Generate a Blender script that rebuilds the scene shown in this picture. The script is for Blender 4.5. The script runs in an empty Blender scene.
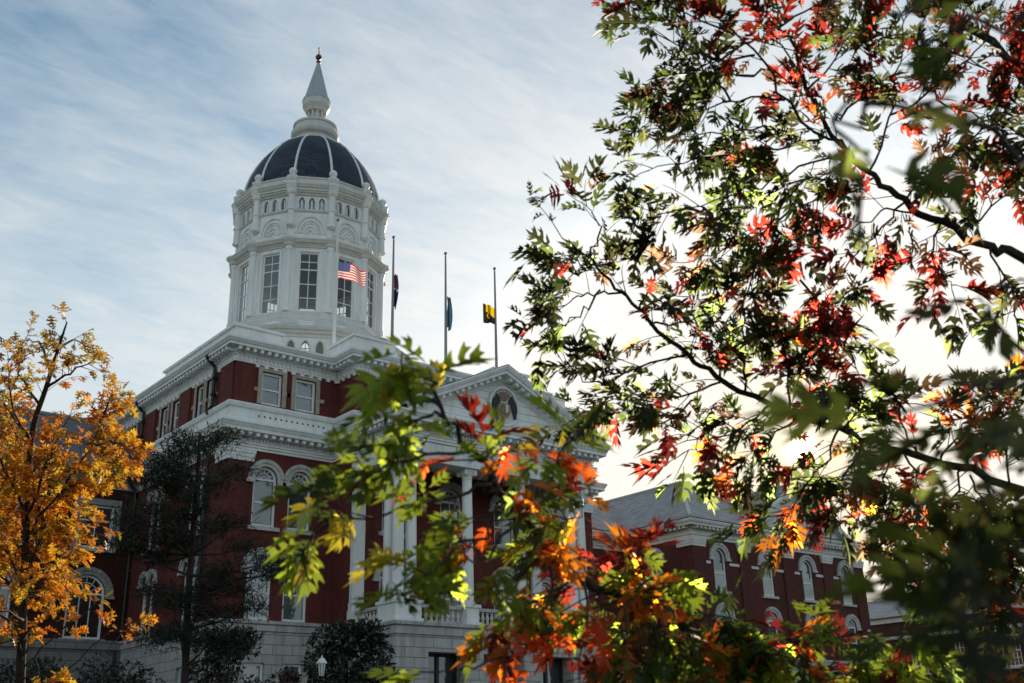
import bpy, bmesh, math, random
import numpy as np
from math import sin, cos, pi, radians, atan2, hypot

SC = bpy.context.scene
COL = SC.collection
# ------------------------------------------------------------------ camera
F_PX, CX, CY = 1083.7, 512.0, 341.5
_a, _t, _r = 8.82616191e-01, 3.62460109e-01, -2.55306243e-02
_hd = np.array([cos(_a), sin(_a), 0.]); _rt = np.array([sin(_a), -cos(_a), 0.]); _up = np.array([0, 0, 1.])
FW = _hd * cos(_t) + _up * sin(_t); _cu = _up * cos(_t) - _hd * sin(_t)
RT = _rt * cos(_r) + _cu * sin(_r); CU = -_rt * sin(_r) + _cu * cos(_r)

def atd(x, y, d):
    "world point seen at photo pixel (x, y), d metres along the viewing axis"
    return (FW * F_PX + RT * (x - CX) - CU * (y - CY)) * (d / F_PX)

import mathutils
cam_d = bpy.data.cameras.new('camera')
cam = bpy.data.objects.new('camera', cam_d); COL.objects.link(cam); SC.camera = cam
cam_d.sensor_width = 36.0; cam_d.lens = F_PX / 1024 * 36
cam_d.clip_start = 0.05; cam_d.clip_end = 5000
cam.matrix_world = mathutils.Matrix(((RT[0], CU[0], -FW[0], 0), (RT[1], CU[1], -FW[1], 0), (RT[2], CU[2], -FW[2], 0), (0, 0, 0, 1)))
cam_d.dof.use_dof = True; cam_d.dof.focus_distance = 26.0; cam_d.dof.aperture_fstop = 5.6

# ------------------------------------------------------------------ light
SUN_DIR = np.array([.79, .56, .245]); SUN_DIR /= np.linalg.norm(SUN_DIR)
SUN_EL = math.asin(SUN_DIR[2]); SUN_ROT = atan2(SUN_DIR[0], SUN_DIR[1])
sun_d = bpy.data.lights.new('sun', 'SUN'); sun_d.energy = 5.0; sun_d.angle = radians(.5); sun_d.color = (1, .86, .66)
sun = bpy.data.objects.new('sun', sun_d); COL.objects.link(sun); sun.location = (60, 40, 60)
sun.rotation_euler = mathutils.Vector(tuple(SUN_DIR)).to_track_quat('Z', 'Y').to_euler()

W = bpy.data.worlds.new('World'); SC.world = W; W.use_nodes = True
nt = W.node_tree; nt.nodes.clear()
def N(t, **k):
    n = nt.nodes.new(t)
    for a, b in k.items(): setattr(n, a, b)
    return n
def LK(a, b): nt.links.new(a, b)
def M(op, a, b=None, clamp=False):
    n = nt.nodes.new('ShaderNodeMath'); n.operation = op; n.use_clamp = clamp
    for i, v in enumerate((a, b)):
        if v is None: continue
        if hasattr(v, 'is_output'): nt.links.new(v, n.inputs[i])
        else: n.inputs[i].default_value = v
    return n.outputs[0]
def MIX(f, a, b, mode='MIX'):
    n = nt.nodes.new('ShaderNodeMix'); n.data_type = 'RGBA'; n.blend_type = mode
    for s, v in ((0, f), (6, a), (7, b)):
        if hasattr(v, 'is_output'): nt.links.new(v, n.inputs[s])
        elif s == 0: n.inputs[0].default_value = v
        else: n.inputs[s].default_value = (*v, 1)
    return n.outputs[2]
SKY_STRENGTH = 0.10
sky = N('ShaderNodeTexSky', sky_type='NISHITA', sun_disc=False, sun_elevation=SUN_EL, sun_rotation=SUN_ROT, air_density=1.0, dust_density=.5, ozone_density=1.6)
tc = N('ShaderNodeTexCoord'); sep = N('ShaderNodeSeparateXYZ'); LK(tc.outputs['Generated'], sep.inputs[0])
zc = M('MAXIMUM', M('ADD', sep.outputs[2], .12), .05)
cmb = N('ShaderNodeCombineXYZ'); LK(M('DIVIDE', sep.outputs[0], zc), cmb.inputs[0]); LK(M('DIVIDE', sep.outputs[1], zc), cmb.inputs[1])
def cloudnoise(scale, stretch, rot, detail, dist=0.6):
    mp = N('ShaderNodeMapping'); mp.inputs['Rotation'].default_value = (0, 0, rot); mp.inputs['Scale'].default_value = (scale, scale * stretch, 1)
    LK(cmb.outputs[0], mp.inputs[0])
    n = N('ShaderNodeTexNoise'); n.inputs['Scale'].default_value = 1; n.inputs['Detail'].default_value = detail
    n.inputs['Roughness'].default_value = .58; n.inputs['Distortion'].default_value = dist
    LK(mp.outputs[0], n.inputs['Vector']); return n.outputs[0]
c1 = cloudnoise(1.3, 1.4, radians(35), 8, 1.0); c2 = cloudnoise(3.6, 2.0, radians(75), 8, 1.2); c3 = cloudnoise(13.0, 2.6, radians(28), 6, .8)
cl = M('ADD', M('ADD', M('MULTIPLY', c1, .5), M('MULTIPLY', c2, .32)), M('MULTIPLY', c3, .18))
dotn = N('ShaderNodeVectorMath', operation='DOT_PRODUCT'); LK(tc.outputs['Generated'], dotn.inputs[0]); dotn.inputs[1].default_value = tuple(SUN_DIR)
dt = M('MAXIMUM', dotn.outputs['Value'], 0.0)
g_wide = M('POWER', dt, 8.0); g_mid = M('POWER', dt, 60.0); g_tight = M('ADD', M('MULTIPLY', M('POWER', dt, 40000.0), 160.0), M('MULTIPLY', M('POWER', dt, 9000.0), 9.0))
anti = M('MAXIMUM', M('MULTIPLY', dotn.outputs['Value'], -1.0), 0.0)
lowz = M('POWER', M('SUBTRACT', 1.0, M('MAXIMUM', sep.outputs[2], 0.0)), 4.0)
# thin cirrus: denser towards the sun side
cov = M('MULTIPLY', M('SUBTRACT', M('ADD', cl, M('ADD', M('MULTIPLY', g_wide, .22), M('MULTIPLY', lowz, 1.15))), .40), 2.3, clamp=True)
cov = M('MULTIPLY', cov, .85)
cbright = M('ADD', M('ADD', M('ADD', 5.4, M('MULTIPLY', anti, 2.5)), M('MULTIPLY', g_wide, 3.0)), M('MULTIPLY', g_mid, 10.0))
cc = N('ShaderNodeVectorMath', operation='SCALE'); LK(MIX(M('MULTIPLY', g_wide, 1.8, clamp=True), (.93, 1.03, 1.06), (1.02, .99, .95)), cc.inputs[0]); LK(cbright, cc.inputs['Scale'])
skyt = MIX(1.0, sky.outputs[0], (.95, 1.09, 1.04), 'MULTIPLY')
skymix = MIX(cov, skyt, cc.outputs[0])
cap = N('ShaderNodeVectorMath', operation='MINIMUM'); LK(skymix, cap.inputs[0]); LK(MIX(M('MULTIPLY', M('MULTIPLY', M('POWER', dt, 14.0), lowz), 2.6, clamp=True), (7.8, 7.75, 7.55), MIX(M('POWER', dt, 350.0), (8.4, 7.8, 6.6), (8.4, 7.0, 4.8))), cap.inputs[1])
gs = N('ShaderNodeVectorMath', operation='SCALE'); gs.inputs[0].default_value = (1.0, .82, .50); LK(g_tight, gs.inputs['Scale'])
ad = N('ShaderNodeVectorMath', operation='ADD'); LK(cap.outputs[0], ad.inputs[0]); LK(gs.outputs[0], ad.inputs[1])
bg = N('ShaderNodeBackground'); bg.inputs[1].default_value = SKY_STRENGTH; LK(ad.outputs[0], bg.inputs[0])
wo = N('ShaderNodeOutputWorld'); LK(bg.outputs[0], wo.inputs[0])

SC.view_settings.view_transform = 'Standard'; SC.view_settings.look = 'None'; SC.view_settings.gamma = 1
SC.view_settings.use_curve_mapping = False; SC.view_settings.exposure = 0.45
SC.render.engine = 'CYCLES'
SC.cycles.max_bounces = 6; SC.cycles.transparent_max_bounces = 12; SC.cycles.caustics_reflective = False; SC.cycles.caustics_refractive = False

# ------------------------------------------------------------------ materials
def new_mat(name):
    global nt
    m = bpy.data.materials.new(name); m.use_nodes = True; nt = m.node_tree; nt.nodes.clear()
    return m
def finish(bsdf):
    o = N('ShaderNodeOutputMaterial'); LK(bsdf, o.inputs[0])
def princ(col, rough=.6, metal=0., spec=.4, bump=None, bstr=.3, bdist=.02):
    p = N('ShaderNodeBsdfPrincipled')
    if hasattr(col, 'is_output'): LK(col, p.inputs['Base Color'])
    else: p.inputs['Base Color'].default_value = (*col, 1)
    if hasattr(rough, 'is_output'): LK(rough, p.inputs['Roughness'])
    else: p.inputs['Roughness'].default_value = rough
    p.inputs['Metallic'].default_value = metal; p.inputs['Specular IOR Level'].default_value = spec
    if bump is not None:
        b = N('ShaderNodeBump'); b.inputs['Strength'].default_value = bstr; b.inputs['Distance'].default_value = bdist
        LK(bump, b.inputs['Height']); LK(b.outputs[0], p.inputs['Normal'])
    return p.outputs[0]
def pos(scale=(1, 1, 1)):
    g = N('ShaderNodeNewGeometry'); mp = N('ShaderNodeMapping'); mp.inputs['Scale'].default_value = scale
    LK(g.outputs['Position'], mp.inputs[0]); return mp.outputs[0]
def noise(scale, detail=4, vec=None, rough=.55):
    n = N('ShaderNodeTexNoise'); n.inputs['Scale'].default_value = scale; n.inputs['Detail'].default_value = detail; n.inputs['Roughness'].default_value = rough
    LK(vec if vec is not None else pos(), n.inputs['Vector']); return n.outputs[0]
def ramp(v, lo, hi):
    n = N('ShaderNodeMapRange'); n.inputs[1].default_value = lo; n.inputs[2].default_value = hi; LK(v, n.inputs[0]); return n.outputs[0]
def wallcoord():
    g = N('ShaderNodeNewGeometry'); s = N('ShaderNodeSeparateXYZ'); LK(g.outputs['Position'], s.inputs[0])
    c = N('ShaderNodeCombineXYZ'); LK(M('ADD', s.outputs[0], s.outputs[1]), c.inputs[0]); LK(s.outputs[2], c.inputs[1]); return c.outputs[0]
def bricktex(vec, a, b, mortar, w, h, ms, off=.5):
    n = N('ShaderNodeTexBrick'); LK(vec, n.inputs['Vector'])
    for k, v in (('Color1', a), ('Color2', b), ('Mortar', mortar)): n.inputs[k].default_value = (*v, 1)
    n.inputs['Scale'].default_value = 1; n.inputs['Brick Width'].default_value = w; n.inputs['Row Height'].default_value = h
    n.inputs['Mortar Size'].default_value = ms; n.inputs['Bias'].default_value = 0; n.offset = off
    return n
def simple(name, col, rough=.6, var=.15, nscale=3., metal=0., spec=.4, bumpy=0.):
    m = new_mat(name)
    f = noise(nscale); dk = tuple(c * (1 - var) for c in col); lt = tuple(min(1, c * (1 + var * .6)) for c in col)
    c = MIX(ramp(f, .3, .7), dk, lt)
    finish(princ(c, rough, metal, spec, noise(nscale * 12) if bumpy else None, bumpy)); return m

def mk_brick(name, a, b, mortar):
    m = new_mat(name); t = bricktex(wallcoord(), a, b, mortar, .215, .075, .007)
    big = noise(.35, 5); fine = noise(9, 3, pos((1, 1, 2.5)))
    streak = noise(1.0, 5, pos((1.4, 1.4, .12))); blot = noise(2.2, 5)
    c = MIX(M('MULTIPLY', ramp(big, .3, .75), .8), t.outputs[0], (a[0] * .55, a[1] * .55, a[2] * .6)); c2 = MIX(M('MULTIPLY', ramp(fine, .42, .68), .65), c, (b[0] * 1.5, b[1] * 1.5, b[2] * 1.3))
    c2 = MIX(M('MULTIPLY', ramp(streak, .52, .72), .55), c2, (a[0] * .4, a[1] * .5, a[2] * .55)); c2 = MIX(M('MULTIPLY', ramp(blot, .55, .75), .5), c2, (a[0] * 1.35, a[1] * 1.6, a[2] * 1.6))
    finish(princ(c2, .85, 0, .25, t.outputs['Fac'], .35, -.01)); return m
def mk_paint(name, col, stain=.25):
    m = new_mat(name); v = noise(1.0, 5, pos((2.2, 2.2, .35))); s = noise(.5, 4)
    c = MIX(M('MULTIPLY', ramp(v, .45, .75), stain), col, (col[0] * .62, col[1] * .60, col[2] * .55))
    c = MIX(M('MULTIPLY', ramp(s, .45, .75), stain * .6), c, (col[0] * .78, col[1] * .77, col[2] * .74))
    finish(princ(c, .55, 0, .3)); return m
def mk_stone(name, a, b, mortar, w=1.1, h=.48, ms=.018):
    m = new_mat(name); t = bricktex(wallcoord(), a, b, mortar, w, h, ms)
    n1 = noise(2.0, 6); v = noise(1.0, 5, pos((1.6, 1.6, .25)))
    c = MIX(M('MULTIPLY', ramp(n1, .35, .75), .5), t.outputs[0], (a[0] * .6, a[1] * .6, a[2] * .6))
    c = MIX(M('MULTIPLY', ramp(v, .5, .72), .55), c, (a[0] * .42, a[1] * .4, a[2] * .38))
    finish(princ(c, .85, 0, .25, t.outputs['Fac'], .8, -.03)); return m
def mk_slate(name, a, b, gap, w=.32, h=.22, spec=.35, rough=.6):
    m = new_mat(name)
    g = N('ShaderNodeNewGeometry'); s = N('ShaderNodeSeparateXYZ'); LK(g.outputs['Position'], s.inputs[0])
    cb = N('ShaderNodeCombineXYZ'); LK(M('ADD', s.outputs[0], M('MULTIPLY', s.outputs[1], 1.003)), cb.inputs[0]); LK(s.outputs[2], cb.inputs[1])
    t = bricktex(cb.outputs[0], a, b, gap, w, h, .02); n1 = noise(.8, 5)
    n2 = noise(5.0, 3); c = MIX(M('MULTIPLY', ramp(n1, .35, .7), .5), t.outputs[0], (a[0] * .6, a[1] * .6, a[2] * .62)); c = MIX(M('MULTIPLY', ramp(n2, .5, .7), .6), c, (a[0] * .35, a[1] * .35, a[2] * .36))
    finish(princ(c, rough, 0, spec, t.outputs['Fac'], .6, -.02)); return m
def mk_glass_dark(name, col, refl=.35):
    m = new_mat(name); n1 = noise(.7, 3)
    d = princ(MIX(ramp(n1, .35, .65), tuple(c * .5 for c in col), col), .15, 0, .5)
    g = N('ShaderNodeBsdfGlossy'); g.inputs['Roughness'].default_value = .04; g.inputs['Color'].default_value = (.8, .86, .92, 1)
    bp = N('ShaderNodeBump'); bp.inputs['Strength'].default_value = .25; bp.inputs['Distance'].default_value = .12; LK(noise(1.3, 2), bp.inputs['Height']); LK(bp.outputs[0], g.inputs['Normal'])
    oi = N('ShaderNodeObjectInfo'); mx = N('ShaderNodeMixShader'); LK(M('MULTIPLY', M('ADD', oi.outputs['Random'], .35), refl * 1.2), mx.inputs[0]); LK(d, mx.inputs[1]); LK(g.outputs[0], mx.inputs[2]); finish(mx.outputs[0]); return m
def mk_glass_clear(name):
    m = new_mat(name); t = N('ShaderNodeBsdfTransparent'); t.inputs[0].default_value = (.78, .84, .84, 1)
    g = N('ShaderNodeBsdfGlossy'); g.inputs['Roughness'].default_value = .02
    fr = N('ShaderNodeFresnel'); fr.inputs[0].default_value = 1.45
    mx = N('ShaderNodeMixShader'); LK(M('ADD', fr.outputs[0], .05), mx.inputs[0]); LK(t.outputs[0], mx.inputs[1]); LK(g.outputs[0], mx.inputs[2]); finish(mx.outputs[0]); return m
def mk_leaf(name, trans=.5, gloss=.08, rough=.35, fwd=0.):
    m = new_mat(name); a = N('ShaderNodeAttribute', attribute_name='Col')
    n1 = noise(60, 2); c = MIX(M('MULTIPLY', ramp(n1, .4, .7), .35), a.outputs['Color'], (0.06, .03, .01))
    d = N('ShaderNodeBsdfDiffuse'); LK(c, d.inputs[0])
    t = N('ShaderNodeBsdfTranslucent'); tcol = N('ShaderNodeGamma'); tcol.inputs[1].default_value = .8; LK(c, tcol.inputs[0]); LK(tcol.outputs[0], t.inputs[0])
    mx = N('ShaderNodeMixShader'); mx.inputs[0].default_value = trans; LK(d.outputs[0], mx.inputs[1]); LK(t.outputs[0], mx.inputs[2])
    rf = N('ShaderNodeBsdfRefraction'); rf.inputs['Roughness'].default_value = .55; rf.inputs['IOR'].default_value = 1.35; LK(tcol.outputs[0], rf.inputs[0])
    m1 = N('ShaderNodeMixShader'); m1.inputs[0].default_value = fwd; LK(mx.outputs[0], m1.inputs[1]); LK(rf.outputs[0], m1.inputs[2]); mx = m1
    g = N('ShaderNodeBsdfGlossy'); g.inputs['Roughness'].default_value = rough
    m2 = N('ShaderNodeMixShader'); m2.inputs[0].default_value = gloss; LK(mx.outputs[0], m2.inputs[1]); LK(g.outputs[0], m2.inputs[2]); finish(m2.outputs[0]); return m
def mk_attr(name, rough=.7, trans=0.):
    m = new_mat(name); a = N('ShaderNodeAttribute', attribute_name='Col')
    d = N('ShaderNodeBsdfDiffuse'); LK(a.outputs['Color'], d.inputs[0]); out = d.outputs[0]
    if trans:
        t = N('ShaderNodeBsdfTranslucent'); LK(a.outputs['Color'], t.inputs[0])
        mx = N('ShaderNodeMixShader'); mx.inputs[0].default_value = trans; LK(d.outputs[0], mx.inputs[1]); LK(t.outputs[0], mx.inputs[2]); out = mx.outputs[0]
    finish(out); return m

MT = {}
MT['brick'] = mk_brick('red_brick', (.155, .034, .027), (.115, .026, .023), (.095, .045, .038))
MT['brick2'] = mk_brick('brown_brick', (.075, .034, .027), (.06, .028, .022), (.06, .045, .038))
MT['white'] = mk_paint('white_paint', (.82, .83, .82), .48)
MT['spire'] = mk_paint('spire_metal', (.40, .44, .48), .3)
MT['brickshaded'] = mk_brick('shaded_red_brick', (.055, .011, .009), (.042, .010, .009), (.035, .018, .016))  # left wing's brick, colour darkened to paint in the tree shade
MT['brickwing'] = mk_brick('wing_brick', (.115, .033, .026), (.085, .026, .022), (.075, .04, .034))
MT['trim'] = mk_paint('pale_trim', (.66, .65, .61), .4)
MT['tan'] = simple('tan_stone', (.42, .36, .29), .8, .25, 2)
MT['stone'] = mk_stone('limestone', (.52, .51, .49), (.45, .44, .42), (.2, .195, .19))
MT['archstone'] = simple('arch_stone', (.52, .51, .48), .8, .22, 2.5, bumpy=.3)
MT['slate'] = mk_slate('grey_slate', (.36, .355, .35), (.17, .172, .178), (.07, .07, .075), .62, .24, .45, .5)
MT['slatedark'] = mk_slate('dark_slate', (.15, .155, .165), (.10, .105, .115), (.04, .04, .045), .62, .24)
MT['archshaded'] = simple('shaded_arch_stone', (.30, .295, .28), .85, .3, 2.5, bumpy=.3)  # darker copy of the arch stone, tree shade put into the colour
MT['stoneshaded'] = mk_stone('shaded_limestone', (.26, .255, .245), (.21, .205, .20), (.1, .1, .095))  # limestone copy for the left wing with shade mixed into its tone
MT['domeslate'] = mk_slate('dome_slate', (.042, .06, .088), (.020, .029, .045), (.006, .008, .012), .55, .36, .3, .55)
MT['metal_roof'] = simple('roof_metal', (.45, .46, .46), .5, .2, 1.0)
MT['glass'] = mk_glass_dark('window_glass', (.035, .045, .052), .15)
MT['glassdim'] = mk_glass_dark('dim_window_glass', (.02, .022, .025), .16)
MT['clear'] = mk_glass_clear('clear_glass')
MT['blind'] = simple('window_blind', (.52, .54, .50), .8, .12, 2)
MT['dark'] = simple('dark_interior', (.02, .02, .02), .8, .3, 2)
MT['iron'] = simple('black_iron', (.015, .015, .017), .45, .3, 4)
MT['pole'] = simple('pole_metal', (.55, .55, .55), .35, .1, 4, .3)
MT['poledark'] = simple('dull_pole_metal', (.22, .22, .23), .4, .1, 4, .5)
MT['copper'] = simple('red_ball_paint', (.16, .03, .02), .4, .2, 4)
MT['bark'] = simple('oak_bark', (.055, .042, .034), .9, .5, 14, bumpy=.6)
MT['barkpine'] = simple('pine_bark', (.05, .04, .034), .9, .4, 8, bumpy=.5)
MT['twig'] = simple('bare_twig', (.22, .18, .15), .8, .3, 8)
MT['leaf'] = mk_leaf('oak_leaves', .62, .025, .4, .13)
MT['leafgold'] = mk_leaf('gold_leaves', .55, .025, .4)
MT['leafdark'] = mk_leaf('dark_leaves', .2, .08)
MT['needle'] = mk_leaf('pine_needles', .15, .04)
MT['attr'] = mk_attr('painted_colours'); MT['cloth'] = mk_attr('flag_cloth', trans=.45)
MT['lampglass'] = simple('lamp_glass', (.75, .75, .72), .3, .05, 3)
MT['grass'] = simple('lawn', (.032, .045, .016), .95, .4, 1.2, bumpy=.8)
MT['path'] = mk_stone('paving', (.30, .28, .26), (.26, .245, .23), (.13, .12, .11), .8, .8, .02)

# ------------------------------------------------------------------ mesh helpers
WL = {}
class Fr:
    "a facade frame: s along the wall, d outwards, z up"
    def __init__(s, ox, oy, sx, sy, nx, ny): s.v = (ox, oy, sx, sy, nx, ny)
    def p(s, a, d, z):
        ox, oy, sx, sy, nx, ny = s.v
        return (ox + sx * a + nx * d, oy + sy * a + ny * d, z)
WORLD = Fr(0, 0, 1, 0, 0, 1)
class MB:
    def __init__(s): s.V = []; s.F = []
    def add(s, vs, fs):
        o = len(s.V); s.V.extend(vs); s.F.extend([tuple(i + o for i in f) for f in fs])
    def quad(s, *p): s.add(list(p), [tuple(range(len(p)))])
    def box(s, F, a0, a1, d0, d1, z0, z1):
        v = [F.p(a, d, z) for z in (z0, z1) for d in (d0, d1) for a in (a0, a1)]
        s.add(v, [(0, 1, 3, 2), (4, 6, 7, 5), (0, 4, 5, 1), (1, 5, 7, 3), (3, 7, 6, 2), (2, 6, 4, 0)])
    def lathe(s, c, prof, n=24, a0=0., cap=True):
        k = len(prof); vs = []
        for i in range(n):
            a = a0 + 2 * pi * i / n
            for r, z in prof: vs.append((c[0] + r * cos(a), c[1] + r * sin(a), z))
        fs = []
        for i in range(n):
            j = (i + 1) % n
            for q in range(k - 1): fs.append((i * k + q, j * k + q, j * k + q + 1, i * k + q + 1))
        if cap:
            fs.append(tuple(i * k for i in range(n))); fs.append(tuple(i * k + k - 1 for i in range(n)))
        s.add(vs, fs)
    def tube(s, pts, rad, n=6):
        pts = [np.array(p, float) for p in pts]; m = len(pts)
        vs = []; u = None
        for i in range(m):
            t = pts[min(i + 1, m - 1)] - pts[max(i - 1, 0)]; t = t / (np.linalg.norm(t) + 1e-9)
            if u is None:
                u = np.cross(t, (0, 0, 1.)) if abs(t[2]) < .9 else np.cross(t, (1., 0, 0))
            u = u - t * (u @ t); u /= np.linalg.norm(u) + 1e-9; w = np.cross(t, u)
            r = rad[i] if hasattr(rad, '__len__') else rad
            for k in range(n):
                a = 2 * pi * k / n; vs.append(tuple(pts[i] + (u * cos(a) + w * sin(a)) * r))
        fs = []
        for i in range(m - 1):
            for k in range(n):
                l = (k + 1) % n; fs.append((i * n + k, i * n + l, (i + 1) * n + l, (i + 1) * n + k))
        fs.append(tuple(range(n))); fs.append(tuple((m - 1) * n + k for k in range(n)))
        s.add(vs, fs)
    def sweep(s, path, prof, closed=False, capends=True):
        "profile [(outward, z)] swept along a plan path, mitred; outward is to the right of travel"
        n = len(path); k = len(prof); vs = []
        def nrm(a, b):
            dx, dy = b[0] - a[0], b[1] - a[1]; l = hypot(dx, dy); return (dy / l, -dx / l)
        for i in range(n):
            if closed: n1 = nrm(path[i - 1], path[i]); n2 = nrm(path[i], path[(i + 1) % n])
            else:
                n1 = nrm(path[i - 1], path[i]) if i else None; n2 = nrm(path[i], path[i + 1]) if i < n - 1 else None
                n1 = n1 or n2; n2 = n2 or n1
            mx, my = n1[0] + n2[0], n1[1] + n2[1]; q = 2 / (mx * mx + my * my); mx *= q; my *= q
            for o, z in prof: vs.append((path[i][0] + mx * o, path[i][1] + my * o, z))
        fs = []
        for i in range(n if closed else n - 1):
            j = (i + 1) % n
            for q in range(k - 1): fs.append((i * k + q, j * k + q, j * k + q + 1, i * k + q + 1))
        if not closed and capends: fs.append(tuple(range(k))); fs.append(tuple((n - 1) * k + q for q in range(k)))
        s.add(vs, fs)
    def blocks(s, path, step, w, o0, o1, z0, z1, closed=False, inset=.1):
        n = len(path)
        for i in range(n if closed else n - 1):
            a = path[i]; b = path[(i + 1) % n]; dx, dy = b[0] - a[0], b[1] - a[1]; l = hypot(dx, dy)
            F = Fr(a[0], a[1], dx / l, dy / l, dy / l, -dx / l)
            c = max(1, int(round((l - 2 * inset) / step)))
            for k in range(c + 1):
                x = inset + (l - 2 * inset) * k / c
                s.box(F, x - w / 2, x + w / 2, o0, o1, z0, z1)
    def ring(s, F, outer, inner, d0, d1, closed=False):
        n = len(outer)
        for i in range(n if closed else n - 1):
            j = (i + 1) % n
            a, b, c, e = outer[i], outer[j], inner[j], inner[i]
            P = [F.p(q[0], d, q[1]) for d in (d0, d1) for q in (a, b, c, e)]
            s.add(P, [(0, 1, 2, 3), (4, 5, 6, 7), (0, 1, 5, 4), (2, 3, 7, 6), (1, 2, 6, 5), (3, 0, 4, 7)])
    def build(s, name, mat, parent=None, smooth=False, fix=True, label=None):
        m = bpy.data.meshes.new(name)
        off = np.array(WL.get(parent.name, (0, 0, 0))) if parent else np.zeros(3)
        if len(s.V):
            v = np.array(s.V, float) - off; m.from_pydata(v.tolist(), [], s.F)
        m.update()
        if fix:
            b = bmesh.new(); b.from_mesh(m); bmesh.ops.recalc_face_normals(b, faces=b.faces); b.to_mesh(m); b.free()
        if smooth: m.polygons.foreach_set('use_smooth', [True] * len(m.polygons))
        m.materials.append(MT[mat] if isinstance(mat, str) else mat)
        o = bpy.data.objects.new(name, m); COL.objects.link(o)
        if parent: o.parent = parent; WL[o.name] = tuple(off)
        if label: o['label'] = label
        return o
def thing(name, label, cat, loc, group=None):
    o = bpy.data.objects.new(name, None); COL.objects.link(o); o.location = loc; o.empty_display_size = .3
    o['label'] = label; o['category'] = cat
    if group: o['group'] = group
    WL[o.name] = tuple(loc); return o
def tag(o, label, cat, group=None):
    o['label'] = label; o['category'] = cat
    if group: o['group'] = group
    return o
def origin_to(o, loc):
    "give a single-mesh thing an origin at its base"
    v = np.empty(len(o.data.vertices) * 3); o.data.vertices.foreach_get('co', v); v = v.reshape(-1, 3) - np.array(loc)
    o.data.vertices.foreach_set('co', v.ravel()); o.location = tuple(loc); o.data.update(); return o
def setcol(o, cols):
    at = o.data.color_attributes.new('Col', 'FLOAT_COLOR', 'POINT')
    c = np.ones((len(o.data.vertices), 4), np.float32); c[:, :3] = cols; at.data.foreach_set('color', c.ravel())

# wall with openings -------------------------------------------------
def outline(op, seg=10):
    "opening outline from lower left up and over to lower right"
    a, b, z0, z1 = op['a'], op['b'], op['z0'], op['z1']
    if op.get('arch') == 'round':
        r = (b - a) / 2; zs = z1 - r; c = (a + b) / 2
        return [(a, z0)] + [(c - r * cos(pi * k / seg), zs + r * sin(pi * k / seg)) for k in range(seg + 1)] + [(b, z0)]
    if op.get('arch') == 'point':
        w = b - a; h = min(w * .9, z1 - z0); zs = z1 - h
        left = [(a + (w / 2) * (1 - cos(pi / 2 * k / 4)) , zs + h * sin(pi / 2 * k / 4)) for k in range(5)]
        left = [(a, zs), (a + w * .07, zs + h * .42), (a + w * .24, zs + h * .76), ((a + b) / 2, z1)]
        right = [(a + b - x, z) for x, z in left[::-1]][1:]
        return [(a, z0)] + left + right + [(b, z0)]
    return [(a, z0), (a, z1), (b, z1), (b, z0)]
def inset(op, w):
    q = dict(op); q['a'] += w; q['b'] -= w; q['z1'] -= w; q['z0'] += w; return q
def wall(mb, F, a0, a1, z0, z1, ops, d=0., depth=.3):
    A = sorted({a0, a1, *[o['a'] for o in ops], *[o['b'] for o in ops]}); Z = sorted({z0, z1, *[o['z0'] for o in ops], *[o['z1'] for o in ops]})
    A = [x for x in A if a0 <= x <= a1]; Z = [x for x in Z if z0 <= x <= z1]
    for i in range(len(A) - 1):
        for j in range(len(Z) - 1):
            ca, cz = (A[i] + A[i + 1]) / 2, (Z[j] + Z[j + 1]) / 2
            if any(o['a'] < ca < o['b'] and o['z0'] < cz < o['z1'] for o in ops): continue
            mb.quad(F.p(A[i], d, Z[j]), F.p(A[i + 1], d, Z[j]), F.p(A[i + 1], d, Z[j + 1]), F.p(A[i], d, Z[j + 1]))
    for o in ops:
        pts = outline(o)
        for p, q in zip(pts, pts[1:]):
            mb.quad(F.p(p[0], d, p[1]), F.p(q[0], d, q[1]), F.p(q[0], d - depth, q[1]), F.p(p[0], d - depth, p[1]))
        mb.quad(F.p(o['a'], d, o['z0']), F.p(o['b'], d, o['z0']), F.p(o['b'], d - depth, o['z0']), F.p(o['a'], d - depth, o['z0']))
        if o.get('arch'):
            top = o['z1']; arc = pts[1:-1]
            for p, q in zip(arc, arc[1:]):
                mb.quad(F.p(p[0], d, p[1]), F.p(q[0], d, q[1]), F.p(q[0], d, top), F.p(p[0], d, top))
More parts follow.
